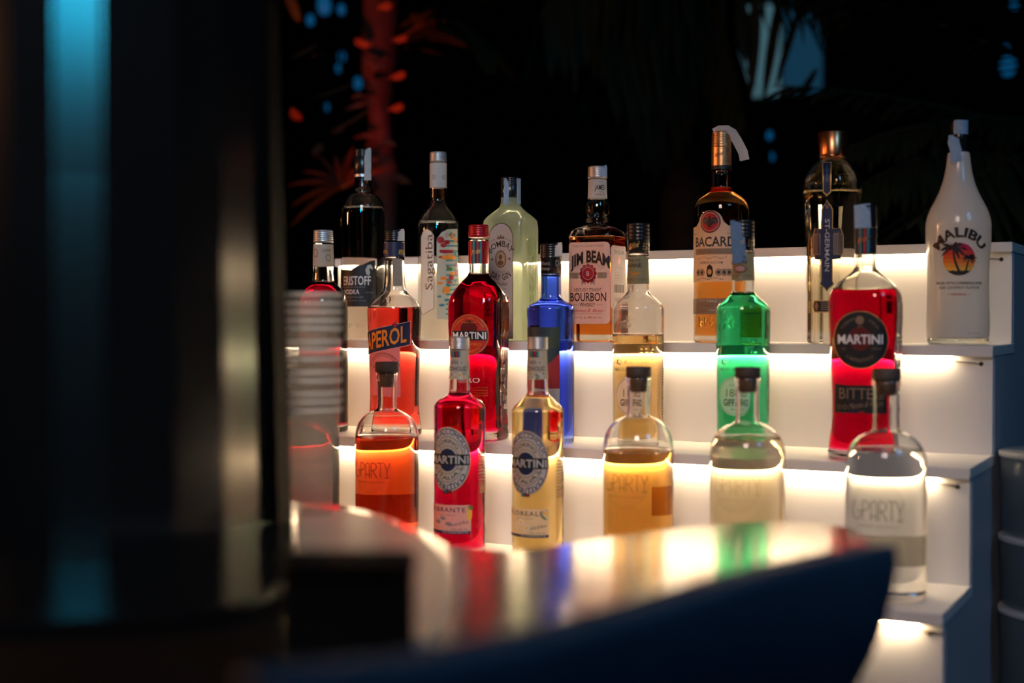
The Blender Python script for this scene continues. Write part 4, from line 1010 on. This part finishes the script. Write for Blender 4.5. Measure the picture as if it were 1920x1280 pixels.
# ------------------------------------------------------------------ the bar counter in front of the steps
HC = EYE.z - 0.193                                   # counter top height
steel = mat('brushed_steel', (0.54, 0.52, 0.50, 1), 0.16, metal=1.0, noise=0.1, nscale=30, bump=0.04, bscale=90)
gloss_black = mat('black_lacquer', (0.004, 0.005, 0.006, 1), 0.2, ior=1.7, coat=0.0, noise=0.3, nscale=8)
def plan(x, d):                                      # plan point seen in photo column x at distance d
    p = at_depth(x, 597, d); return (p.x, p.y)
def plan_row(x, y, z=HC):
    p = on_z(x, y, z); return (p.x, p.y)
far = [plan(-260, 1.46), plan(300, 1.46)] + [plan_row(*q) for q in ((560, 940), (660, 948), (730, 966), (790, 992), (850, 1022), (960, 1034), (1060, 1019), (1140, 1006), (1240, 992), (1340, 982), (1440, 977), (1540, 980), (1600, 990), (1628, 1006))]
near = [plan(1632, 1.06), plan(1560, 1.0), plan(1400, 0.95), plan(1100, 0.83), plan(760, 0.69), plan(500, 0.63), plan(-300, 0.59)]
cnt = thing('bar_counter', 'narrow polished steel bar counter mirroring the bottles in front of the lit steps', 'counter', (*plan(900, 0.95), 0), None)
co = Vector(cnt.location)
def sub(o, root):
    o.data.transform(__import__('mathutils').Matrix.Translation(-Vector(root.location))); o.parent = root; return o
sub(from_bm('counter_top', prism_bm((far + near)[::-1], HC - 0.03, HC, 0.0015), steel, smooth=False), cnt)
inn = []
cx_ = sum(p[0] for p in far + near) / len(far + near); cyy = sum(p[1] for p in far + near) / len(far + near)
for p in far + near: inn.append((cx_ + (p[0] - cx_) * .86, cyy + (p[1] - cyy) * .86))
sub(from_bm('counter_base', prism_bm(inn[::-1], 0.0, HC - 0.031), gloss_black, smooth=False), cnt)

# ------------------------------------------------------------------ tall black faceted column, near left
colm = thing('drinks_dispenser', 'tall glossy black faceted dispenser on a black base plate, catching blue streaks at far left', 'dispenser', (*plan(150, 1.2), HC + 0.0005))
xs = [(-230, 1.12), (-60, 1.03), (20, 1.008), (100, 0.997), (195, 1.0), (330, 1.045), (420, 1.10), (522, 1.195), (430, 1.38), (100, 1.44), (-160, 1.40)]
pp = [plan(*q) for q in xs]
ztop = HC + 0.47
bm = bmesh.new(); cxm = sum(p[0] for p in pp) / len(pp); cym = sum(p[1] for p in pp) / len(pp)
lv = [(HC + 0.0135, 1.004), (HC + 0.07, 1.0), (HC + 0.30, 0.985), (ztop, 0.99)]
R_ = [[bm.verts.new((cxm + (p[0] - cxm) * k, cym + (p[1] - cym) * k, z)) for p in pp] for z, k in lv]
n = len(pp)
for i in range(len(R_) - 1):
    for k in range(n): bm.faces.new((R_[i][k], R_[i][(k + 1) % n], R_[i + 1][(k + 1) % n], R_[i + 1][k]))
bm.faces.new(R_[0][::-1]); bm.faces.new(R_[-1]); bmesh.ops.recalc_face_normals(bm, faces=bm.faces[:])
bmesh.ops.bevel(bm, geom=[e for e in bm.edges if abs(e.verts[0].co.z - e.verts[1].co.z) > .05], offset=0.003, segments=2, affect='EDGES')
sub(from_bm('faceted_body', bm, gloss_black, smooth=False), colm)
matteb = mat('matt_black', (0.003, 0.003, 0.003, 1), 0.6, spec=.1)
bm = bmesh.new(); lo_ = [bm.verts.new((*plan(x, d), HC + .014)) for x, d in ((520, 1.17), (546, 1.205), (546, 1.235), (522, 1.215))]
hi_ = [bm.verts.new((*plan(x - 22, d), ztop)) for x, d in ((522, 1.165), (546, 1.20), (546, 1.225), (524, 1.21))]
bm.faces.new(lo_); bm.faces.new(hi_[::-1])
for k in range(4): bm.faces.new((lo_[k], lo_[(k + 1) % 4], hi_[(k + 1) % 4], hi_[k]))
bmesh.ops.recalc_face_normals(bm, faces=bm.faces[:]); bmesh.ops.bevel(bm, geom=bm.edges[:], offset=.0015, segments=2, affect='EDGES')
sub(from_bm('unlit_facet_strip', bm, matteb, smooth=False), colm)  # added black strip, standing for the darkness of a facet turned away
bp = [plan(-300, 0.80), plan(100, 0.80), plan(330, 0.82), plan(480, 0.86), plan(536, 0.92), plan(548, 1.05), plan(545, 1.30), plan(400, 1.42), plan(-200, 1.42)]
sub(from_bm('base_plate', prism_bm(bp, HC + 0.0055, HC + 0.0135, 0.002), gloss_black, smooth=False), colm)
lbp = [plan(-300, 0.62), plan(500, 0.66), plan(515, 0.69), plan(520, 0.85), plan(546, 1.05), plan(546, 1.30), plan(400, 1.42), plan(-200, 1.42)]
sub(from_bm('rubber_mat', prism_bm(lbp, HC + 0.0008, HC + 0.005, 0.001), mat('black_rubber', (0.002, 0.002, 0.002, 1), 0.8, spec=.08), smooth=False), colm)

# ------------------------------------------------------------------ nested clear cups beside the column
cupm = film_mat('clear_cup_plastic', (0.97, 0.93, 0.85, 1), 0.13, 0.2, .9)
rimm = mat('cup_rim_plastic', (0.93, 0.90, 0.82, 1), 0.3, translucent=0.6)
cc = Vector((*plan(574, 1.29), HC + 0.006))
def make_cup(z, first):
    r = bpy.data.objects.new('plastic_cup', None); COL.objects.link(r); r.location = (cc.x, cc.y, z)
    return r
CH, RB, RTP = 0.100, 0.0245, 0.0325
def cup_wall():
    bm = bmesh.new(); n = 36; R = []
    for r, z in ((0.002, 0.004), (RB * .9, 0.0035), (RB, 0.0), (RB + .0006, 0.004), (RTP, CH)):
        R.append([bm.verts.new((r * cos(2 * pi * k / n), r * sin(2 * pi * k / n), z)) for k in range(n)])
    for i in range(4):
        for k in range(n): bm.faces.new((R[i][k], R[i][(k + 1) % n], R[i + 1][(k + 1) % n], R[i + 1][k]))
    bm.faces.new(R[0]); bmesh.ops.recalc_face_normals(bm, faces=bm.faces[:])
    return bm
def cup_rim():
    n = 36; pts = [(RTP * cos(2 * pi * k / n), RTP * sin(2 * pi * k / n), CH) for k in range(n)]
    bm = bmesh.new(); R = []
    for k in range(n):
        a = 2 * pi * k / n
        R.append([bm.verts.new(((RTP + .0017 * cos(t)) * cos(a), (RTP + .0017 * cos(t)) * sin(a), CH + .0017 * sin(t))) for t in (j * pi / 3 for j in range(6))])
    for k in range(n):
        for j in range(6): bm.faces.new((R[k][j], R[(k + 1) % n][j], R[(k + 1) % n][(j + 1) % 6], R[k][(j + 1) % 6]))
    return bm
wall_me = rim_me = None
ords = ['lowest', 'second', 'third', 'fourth', 'fifth', 'sixth', 'seventh', 'eighth', 'ninth', 'tenth', 'eleventh', 'twelfth', 'topmost']
zc_ = HC + 0.0065
NC = 13
gaps = [0, .0085, .0075, .012, .0080, .0125, .0085, .0075, .0125, .0075, .0085, .0075, .0085]
for i in range(NC):
    zc_ += gaps[i]
    r = make_cup(zc_, i == 0)
    w_ = 'topmost clear plastic cup of the nested stack beside the black dispenser' if i == NC - 1 else '%s clear plastic cup%s of the nested stack beside the black dispenser' % (ords[i], '' if i == 0 else ' from the bottom')
    tag(r, w_, 'cup', 'nested clear cups')
    if i == 0:
        a = from_bm('cup_wall', cup_wall(), cupm, r); b_ = from_bm('rim', cup_rim(), rimm, r); wall_me, rim_me = a.data, b_.data
    else:
        for nm, me in (('cup_wall', wall_me), ('rim', rim_me)):
            o = bpy.data.objects.new(nm, me); COL.objects.link(o); o.parent = r
    r.rotation_euler = (0, 0, i * .7)

# ------------------------------------------------------------------ cream tray and black box, low in the foreground
zt_ = HC + 0.006
tray = thing('serving_tray', 'glossy cream tray with rounded corner glowing between the dispenser and the mirrored counter', 'tray', (*plan(690, 0.95), HC + 0.0005))
tp = [plan_row(*q, zt_) for q in ((560, 1215), (800, 1200), (832, 1160), (846, 1105), (838, 1052), (805, 1017), (760, 992), (700, 968), (640, 955), (560, 950))]
creaml = mat('cream_lacquer', (0.72, 0.66, 0.56, 1), 0.22, coat=1.0)
sub(from_bm('tray_body', prism_bm(tp, HC + 0.0008, zt_ - 0.0012, 0.001), creaml, smooth=False), tray)
ctr = (sum(p[0] for p in tp) / len(tp), sum(p[1] for p in tp) / len(tp))
tp2 = [(ctr[0] + (p[0] - ctr[0]) * .985, ctr[1] + (p[1] - ctr[1]) * .985) for p in tp]
sub(from_bm('tray_top', prism_bm(tp2, zt_ - 0.0011, zt_, 0.0003), mat('polished_cream_top', (0.80, 0.75, 0.66, 1), 0.36, metal=0.85), smooth=False), tray)
matteb = mat('matt_black', (0.003, 0.003, 0.003, 1), 0.6, spec=.1)
caddy = thing('bar_caddy', 'black rounded box standing before the cream tray, low in the foreground', 'box', (*plan(660, 0.71), HC + 0.0005))
q0 = [plan(527, 0.700), plan(770, 0.700), plan(776, 0.708), plan(776, 0.745), plan(527, 0.745)]
sub(from_bm('caddy_body', prism_bm(q0, HC + 0.0068, HC + 0.060, 0.004), matteb, smooth=False), caddy)
q1 = [plan(524, 0.698), plan(773, 0.698), plan(780, 0.708), plan(780, 0.747), plan(524, 0.747)]
sub(from_bm('caddy_rim', prism_bm(q1, HC + 0.0605, HC + 0.0655, 0.0015), matteb, smooth=False), caddy)

# small crumpled scrap on the front step
lp = on_z(650, 996, tread_z(3))
bm = bmesh.new(); bmesh.ops.create_icosphere(bm, subdivisions=3, radius=0.0085)
rn = random.Random(5)
for v in bm.verts:
    v.co *= 1 + .22 * sin(v.co.x * 900 + 1) * cos(v.co.z * 800) + rn.uniform(-.12, .12); v.co.z = max(v.co.z * .85 + .006, 0)
o = from_bm('crumpled_wrapper', bm, mat('dark_wrapper', (0.05, 0.045, 0.04, 1), .5, noise=.4, nscale=300), smooth=False); o.location = (lp.x, front_y(3) + 0.02, tread_z(3) + 0.0004)
tag(o, 'small dark crumpled wrapper beside the orange-red corked bottle on front step', 'wrapper')

# ------------------------------------------------------------------ navy bar stool with a curved back, nearest
navyf = mat('navy_leather', (0.018, 0.055, 0.10, 1), 0.5, noise=0.25, nscale=60, bump=0.1, bscale=500)
chr_ = mat('dark_steel', (0.05, 0.055, 0.06, 1), 0.3, metal=0.9)
topl = [(470, 1262, .50), (640, 1246, .53), (760, 1236, .55), (830, 1225, .565), (940, 1206, .59), (1050, 1180, .62), (1150, 1152, .655), (1250, 1121, .69), (1350, 1089, .73), (1450, 1061, .78), (1530, 1043, .82), (1600, 1028, .855), (1640, 1021, .875), (1655, 1019, .885)]
side = [(1657, 1026), (1656, 1060), (1648, 1110), (1634, 1160), (1614, 1210), (1588, 1260), (1556, 1310), (1516, 1360), (1470, 1410), (1410, 1470)]
nt_ = len(topl); nv = 12; bm = bmesh.new(); grid = []
for i, (x, y, d) in enumerate(topl):
    row = []
    for j in range(nv + 1):
        t = j / nv
        yy = y + (1500 - y) * t
        # right outline narrows downwards
        xe_ = 1655
        for a, b_ in zip(side, side[1:]):
            if a[1] <= yy <= b_[1]: xe_ = a[0] + (b_[0] - a[0]) * (yy - a[1]) / (b_[1] - a[1])
        if yy > side[-1][1]: xe_ = side[-1][0] - (yy - 1470)
        f_ = (x - 470) / (1655 - 470); xx = 470 + (xe_ - 470) * f_
        row.append(bm.verts.new(at_depth(xx, yy, d + .03 * t * t)))
    grid.append(row)
for i in range(nt_ - 1):
    for j in range(nv): bm.faces.new((grid[i][j], grid[i + 1][j], grid[i + 1][j + 1], grid[i][j + 1]))
bmesh.ops.recalc_face_normals(bm, faces=bm.faces[:])
sp_ = at_depth(1000, 1500, .62)
stool = thing('bar_stool', 'navy bar stool with curved backrest rising to a point at the bottom right', 'stool', (sp_.x - .02, sp_.y - .20, 0))
o = sub(from_bm('backrest', bm, navyf), stool)
sd_ = o.modifiers.new('thick', 'SOLIDIFY'); sd_.thickness = 0.022; sd_.offset = 0
bv_ = o.modifiers.new('round', 'BEVEL'); bv_.width = 0.006; bv_.segments = 3; bv_.limit_method = 'ANGLE'
seat_z = at_depth(1000, 1500, .62).z - 0.06
lo = Vector(stool.location)
bm = lathe_bm([(0.17, 0), (0.185, .012), (0.185, .045), (0.165, .06)], 40, (0, 0, 0)); o = from_bm('seat', bm, navyf, stool); o.location = (0, 0, seat_z - .06)
for k in range(4):
    a = k * pi / 2 + .4
    bm = tube_bm([(0.11 * cos(a), 0.11 * sin(a), seat_z - .06), (0.21 * cos(a), 0.21 * sin(a), 0.0)], 0.012, 10)
    from_bm('leg', bm, chr_, stool)
bm = bmesh.new(); tube_bm([(0.17 * cos(2 * pi * k / 24), 0.17 * sin(2 * pi * k / 24), .34) for k in range(25)], 0.008, 8, bm); from_bm('footrest', bm, chr_, stool)

# ------------------------------------------------------------------ stack of clear tubs to the right of the steps
tubm = film_mat('tub_plastic', (0.30, 0.36, 0.42, 1), 0.35, 0.18); tubr = film_mat('tub_rim_plastic', (0.9, 0.92, 0.92, 1), 0.8, 0.15)
tc_ = (XR + 0.0745, 1.80)
zt0 = at_depth(1885, 845, 1.67).z
crate = thing('side_crate', 'tall dark crate standing to the right of the steps beneath clear tubs', 'crate', (tc_[0], tc_[1], 0))
from_bm('crate_body', box_bm(-.066, -.066, 0, .066, .066, zt0 - .40, .004), mat('dark_crate', (0.02, 0.024, 0.03, 1), .5), crate, smooth=False)
from_bm('crate_lid', box_bm(-.069, -.069, zt0 - .399, .069, .069, zt0 - .385, .003), mat('dark_crate'), crate, smooth=False)
for i, (h0, h1) in enumerate(((.384, .305), (.303, .195), (.193, .105), (.103, 0))):
    rr_ = .069
    t_ = thing('clear_tub', '%s clear plastic tub stacked right of the steps' % ('lowest', 'second lowest', 'second highest', 'topmost')[i], 'tub', (tc_[0], tc_[1], zt0 - h0), 'clear tubs at the right edge')
    hh = h0 - h1
    bm = bmesh.new(); n = 40; R = []
    for r, z in ((rr_ * .92, 0), (rr_ * .96, .003), (rr_, hh - .004), (rr_ - .0012, hh - .004), (rr_ * .96 - .0012, .004), (.002, .004)):
        R.append([bm.verts.new((r * cos(2 * pi * k / n), r * sin(2 * pi * k / n), z)) for k in range(n)])
    for a in range(5):
        for k in range(n): bm.faces.new((R[a][k], R[a][(k + 1) % n], R[a + 1][(k + 1) % n], R[a + 1][k]))
    bm.faces.new(R[0][::-1]); bm.faces.new(R[-1])
    from_bm('tub_wall', bm, tubm, t_)
    from_bm('rim', lathe_bm([(rr_ - .001, hh - .009), (rr_ + .002, hh - .008), (rr_ + .002, hh - .002), (rr_ - .001, hh - .001)], 40), tubr, t_)

# ------------------------------------------------------------------ night garden behind: palms, added blue glows
leafm = mat('palm_leaf', (0.035, 0.055, 0.022, 1), 0.45, noise=0.4, nscale=12)
bootm = mat('dry_leaf_base', (0.50, 0.34, 0.22, 1), 0.6, noise=0.4, nscale=30)
dryleaf = mat('dry_palm_leaf', (0.16, 0.09, 0.04, 1), 0.6, noise=0.4, nscale=14)
barkm = mat('palm_bark', (0.035, 0.022, 0.018, 1), 0.85, noise=0.6, nscale=18, bump=0.5, bscale=40)
stemm = mat('palm_stem', (0.07, 0.07, 0.03, 1), 0.5, noise=0.3)
def blade(bm, base, tip, wd, sag=0.0, n=5, fold=.25):
    base, tip = Vector(base), Vector(tip); d = tip - base; s = d.cross(Vector((0, 0, 1)))
    if s.length < 1e-4: s = Vector((1, 0, 0))
    s.normalize(); u = s.cross(d).normalized(); prev = None
    for i in range(n + 1):
        t = i / n; c = base + d * t - Vector((0, 0, sag * t * t)); ww = wd * (sin(pi * min(1, .12 + t * .88)) ** .8) * .5 + .0006
        r = [bm.verts.new(c - s * ww), bm.verts.new(c + u * ww * fold), bm.verts.new(c + s * ww)]
        if prev:
            for k in range(2): bm.faces.new((prev[k], r[k], r[k + 1], prev[k + 1]))
        prev = r
def feather(parent, base, tip, arch, nl, ll, m, droop=.5, wd=.03, rad=.012):
    """a feather frond: stem as the part, its narrow leaflets as one stuff child"""
    base, tip = Vector(base), Vector(tip); P = []
    for i in range(15):
        t = i / 14; P.append(base + (tip - base) * t + Vector((0, 0, arch * 4 * t * (1 - t))))
    o = from_bm('frond', tube_bm(P, rad, 6, taper=[1 - .8 * i / 14 for i in range(15)]), stemm, parent)
    bm = bmesh.new(); rn = random.Random(int(abs(base.x * 100 + tip.z * 77)))
    for i in range(nl):
        t = .12 + .86 * i / nl; k = min(13, int(t * 14)); q = t * 14 - k; c = P[k].lerp(P[k + 1], q); d = (P[k + 1] - P[k]).normalized()
        sd = d.cross(Vector((0, 0, 1))).normalized(); l = ll * (.45 + .9 * sin(pi * min(1, t * .9 + .1))) * rn.uniform(.85, 1.1)
        for sg in (-1, 1):
            dr = (d * .75 + sd * sg * .8 + Vector((0, 0, .15 - droop * rn.uniform(.6, 1.2)))).normalized()
            blade(bm, c, c + dr * l, wd, sag=l * .25 * droop)
    s_ = from_bm('leaflets', bm, m, o); s_['kind'] = 'stuff'
    return o
def fan(parent, base, centre, r, n, a0, a1, m, face, wd=.05):
    """a fan leaf: stalk as the part, each blade a child of it"""
    o = from_bm('fan_leaf', tube_bm([base, (Vector(base) + Vector(centre)) / 2 + Vector((0, 0, .03)), centre], .008, 6), stemm, parent)
    f = Vector(face).normalized(); sx = f.cross(Vector((0, 0, 1))).normalized(); sz = sx.cross(f)
    for k in range(n):
        a = radians(a0 + (a1 - a0) * k / (n - 1)); dr = sx * cos(a) + sz * sin(a)
        bm = bmesh.new(); blade(bm, centre, Vector(centre) + dr * r * (1 - .12 * (k % 2)), wd, sag=.05, n=5); from_bm('blade', bm, m, o)
    return o
def palm(name, label, x, d, z0, z1, r):
    b0 = at_depth(x, 600, d); t = thing(name, label, 'palm', (b0.x, b0.y, 0))
    o = from_bm('trunk', tube_bm([(.02 * sin(i * .8), .015 * cos(i), z1 * i / 10) for i in range(11)], r, 14, taper=[1.25 - .03 * i for i in range(11)]), barkm, t)
    return t, b0
# red-lit palm, behind the left bottles
DP = 4.2
palm1, pb = palm('palm_tree', 'palm with stubby old leaf bases lit red, behind the left end of the steps', 716, DP, 0, 3.1, .055)
def rel(x, y, d): return at_depth(x, y, d) - Vector((pb.x, pb.y, 0))
for i, (x0, y0, x1, y1) in enumerate(((716, 20, 728, 8), (690, 90, 668, 78), (740, 80, 760, 72), (712, 112, 676, 128), (716, 120, 700, 138), (700, 190, 644, 214), (675, 178, 670, 190), (700, 255, 664, 264), (720, 262, 738, 280), (756, 340, 766, 350), (745, 330, 758, 344), (712, 160, 690, 170), (735, 150, 757, 140), (735, 210, 752, 200), (705, 300, 684, 310))):
    bm = bmesh.new(); a = rel(x0, y0, DP - .09); b_ = rel(x1, y1, DP - .16); blade(bm, a, b_, .042, sag=-.01, n=5, fold=.6)
    bmesh.ops.solidify(bm, geom=bm.faces[:], thickness=.008)
    from_bm('leaf_base', bm, bootm, palm1)
fan(palm1, rel(700, 360, DP - .1), rel(640, 350, DP - .25), .17, 9, 35, 205, dryleaf, (FW.x, FW.y, 0), wd=.085)
for i, (x0, y0, x1, y1) in enumerate(((594, 82, 540, 122), (668, 154, 580, 197), (606, 100, 588, 112), (640, 236, 626, 262), (560, 226, 548, 212), (700, 200, 612, 262), (560, 40, 532, -30), (600, 270, 590, 300))):
    bm = bmesh.new(); blade(bm, rel(x0, y0, DP - .2), rel(x1, y1, DP - .34), .03, sag=-.015, n=6); from_bm('leaflet', bm, dryleaf, palm1)
for (x1, y1, ar, l) in ((600, -60, .1, .25), (860, -60, .1, .25), (930, 100, .12, .22)):
    feather(palm1, rel(712, 10 if y1 < 90 else 120, DP + .05), rel(x1, y1, DP - .1), ar, 22, l, leafm, wd=.028, rad=.008)
lamp('red_garden_spot', 'SPOT', at_depth(560, 420, DP - .9), at_depth(705, 150, DP), 40, (1.0, 0.025, 0.02), .03, 34)
lamp('amber_garden_spot', 'SPOT', at_depth(520, 520, DP - 1.1), at_depth(610, 270, DP - .3), 15.0, (1.0, 0.18, 0.04), .05, 44)

# dark feather palm crossing the right
palm2, pb2 = palm('palm_tree', 'dark feather palm with long arching fronds behind the right bottles', 2150, 3.6, 0, 2.6, .09)
def rel2(x, y, d): return at_depth(x, y, d) - Vector((pb2.x, pb2.y, 0))
for (x0, y0, x1, y1, d1, ar, l) in ((2150, 330, 1450, 160, 3.4, .05, .16), (2150, 230, 1505, -30, 3.5, .04, .2), (2150, 300, 1560, 290, 3.3, .1, .2), (2150, 330, 1560, 380, 3.2, .12, .28), (2150, 300, 1700, 430, 3.0, .1, .26), (2150, 60, 1640, -160, 3.4, .1, .32), (2150, 420, 1780, 560, 2.9, .1, .22)):
    feather(palm2, rel2(x0, y0, 3.6), rel2(x1, y1, d1), ar, 30, l, leafm, wd=.026, rad=.009)
palm3, pb3 = palm('palm_tree', 'dark drooping palm with hanging leaflets before the pale lit wall', 1290, 4.6, 0, 3.0, .08)
def rel3(x, y, d): return at_depth(x, y, d) - Vector((pb3.x, pb3.y, 0))
for (x0, y0, x1, y1, ar, l) in ((1290, -60, 1590, -30, .25, .30), (1290, -60, 1400, 250, .16, .2), (1290, -60, 1120, 120, .2, .35), (1290, -60, 1010, 40, .25, .35), (1290, -60, 1300, 240, .1, .3), (1290, -60, 1180, 260, .2, .3)):
    feather(palm3, rel3(x0, y0, 4.6), rel3(x1, y1, 4.3), ar, 26, l, leafm, droop=1.5, wd=.034, rad=.01)

# hanging leaflets in front of the glowing window
for i, (x0, y0, x1, y1) in enumerate(((1418, -20, 1408, 190), (1462, -10, 1430, 200), (1500, 10, 1452, 170), (1486, -30, 1545, 110), (1390, 0, 1396, 120), (1530, 130, 1490, 200), (1512, -30, 1562, 60), (1440, -30, 1478, 70))):
    bm = bmesh.new(); blade(bm, rel3(x0, y0, 4.3), rel3(x1, y1, 4.25), .042, sag=.0, n=6); from_bm('leaflet', bm, leafm, palm3)

# added self-glowing window in place of the lit wall behind the right palms
pan = at_depth(1462, 92, 8.6)
wall_glow = thing('glowing_panel', 'added dim blue glowing window far behind the drooping palm', 'panel', pan)
wall_glow['kind'] = 'structure'; del wall_glow['category']
wall_glow.name = 'panel_1'
hw_, hh_ = .27, .29
from_bm('glow_sheet', box_bm(-hw_, -.01, -hh_, hw_ * .05, .01, hh_), mat('glow_pane', (0.05, 0.08, 0.09, 1), .4, emit=rgb(66, 100, 110), estr=0.8), wall_glow, smooth=False)
from_bm('glow_sheet', box_bm(hw_ * .10, -.01, -hh_, hw_, .01, hh_), mat('glow_pane_blue', (0.05, 0.08, 0.09, 1), .4, emit=rgb(18, 56, 78), estr=0.8), wall_glow, smooth=False)
from_bm('frame', box_bm(-hw_ * 1.08, .012, -hh_ * 1.08, hw_ * 1.08, .04, hh_ * 1.08), mat('panel_frame', (0.05, 0.06, 0.07, 1), .6), wall_glow, smooth=False)
from_bm('panel_bar', box_bm(hw_ * .05, -.02, -hh_, hw_ * .10, .012, hh_), mat('panel_frame'), wall_glow, smooth=False)
# added glowing globes standing for small blue glints on the leaves
bl = mat('blue_glint_glow', (0.02, 0.1, 0.2, 1), .3, emit=rgb(10, 84, 130), estr=0.65)
spots = [(608, 10, .05, 'largest added blue glint at the top left among the palm leaves'), (640, 18, .028, 'small added blue glint right of the largest one at top left'), (582, 38, .03, 'added blue glint lowest of the cluster at top left'),
         (641, 106, .028, 'upper of two close added blue glints left of the red palm trunk'), (636, 128, .026, 'lower of two close added blue glints left of the red palm trunk'), (671, 156, .03, 'added blue glint nearest the red-lit palm trunk'), (611, 201, .022, 'added blue glint lowest at left of the red palm'),
         (1890, 124, .055, 'bright added blue glint at the far right edge above the white bottle'), (1902, 8, .028, 'small added blue glint in the top right corner'), (1886, 91, .02, 'tiny added blue glint just above the bright one at right edge'),
         (1443, 254, .022, 'upper small added blue glint beside the paper flag of the rum bottle'), (1446, 294, .022, 'lower small added blue glint beside the paper flag of the rum bottle')]
for i, (x, y, r, lb) in enumerate(spots):
    d_ = 6.0 + .22 * (i % 5); r *= .8
    p = at_depth(x, y, d_)
    t = thing('blue_glint', lb, 'lamp', (p.x, p.y, 0), 'added blue glints among the palms')
    bm = bmesh.new(); bmesh.ops.create_icosphere(bm, subdivisions=2, radius=r * .8)
    for v in bm.verts: v.co.z = v.co.z * 1.5 + p.z
    from_bm('glint_globe', bm, bl, t)
    from_bm('glint_socket', lathe_bm([(r * .3, p.z - r * 1.6), (r * .3, p.z - r * 1.1)], 10), blackp, t)
    from_bm('glint_post', tube_bm([(0, 0, 0), (0, 0, p.z - r * 1.6)], .006, 6), blackp, t)
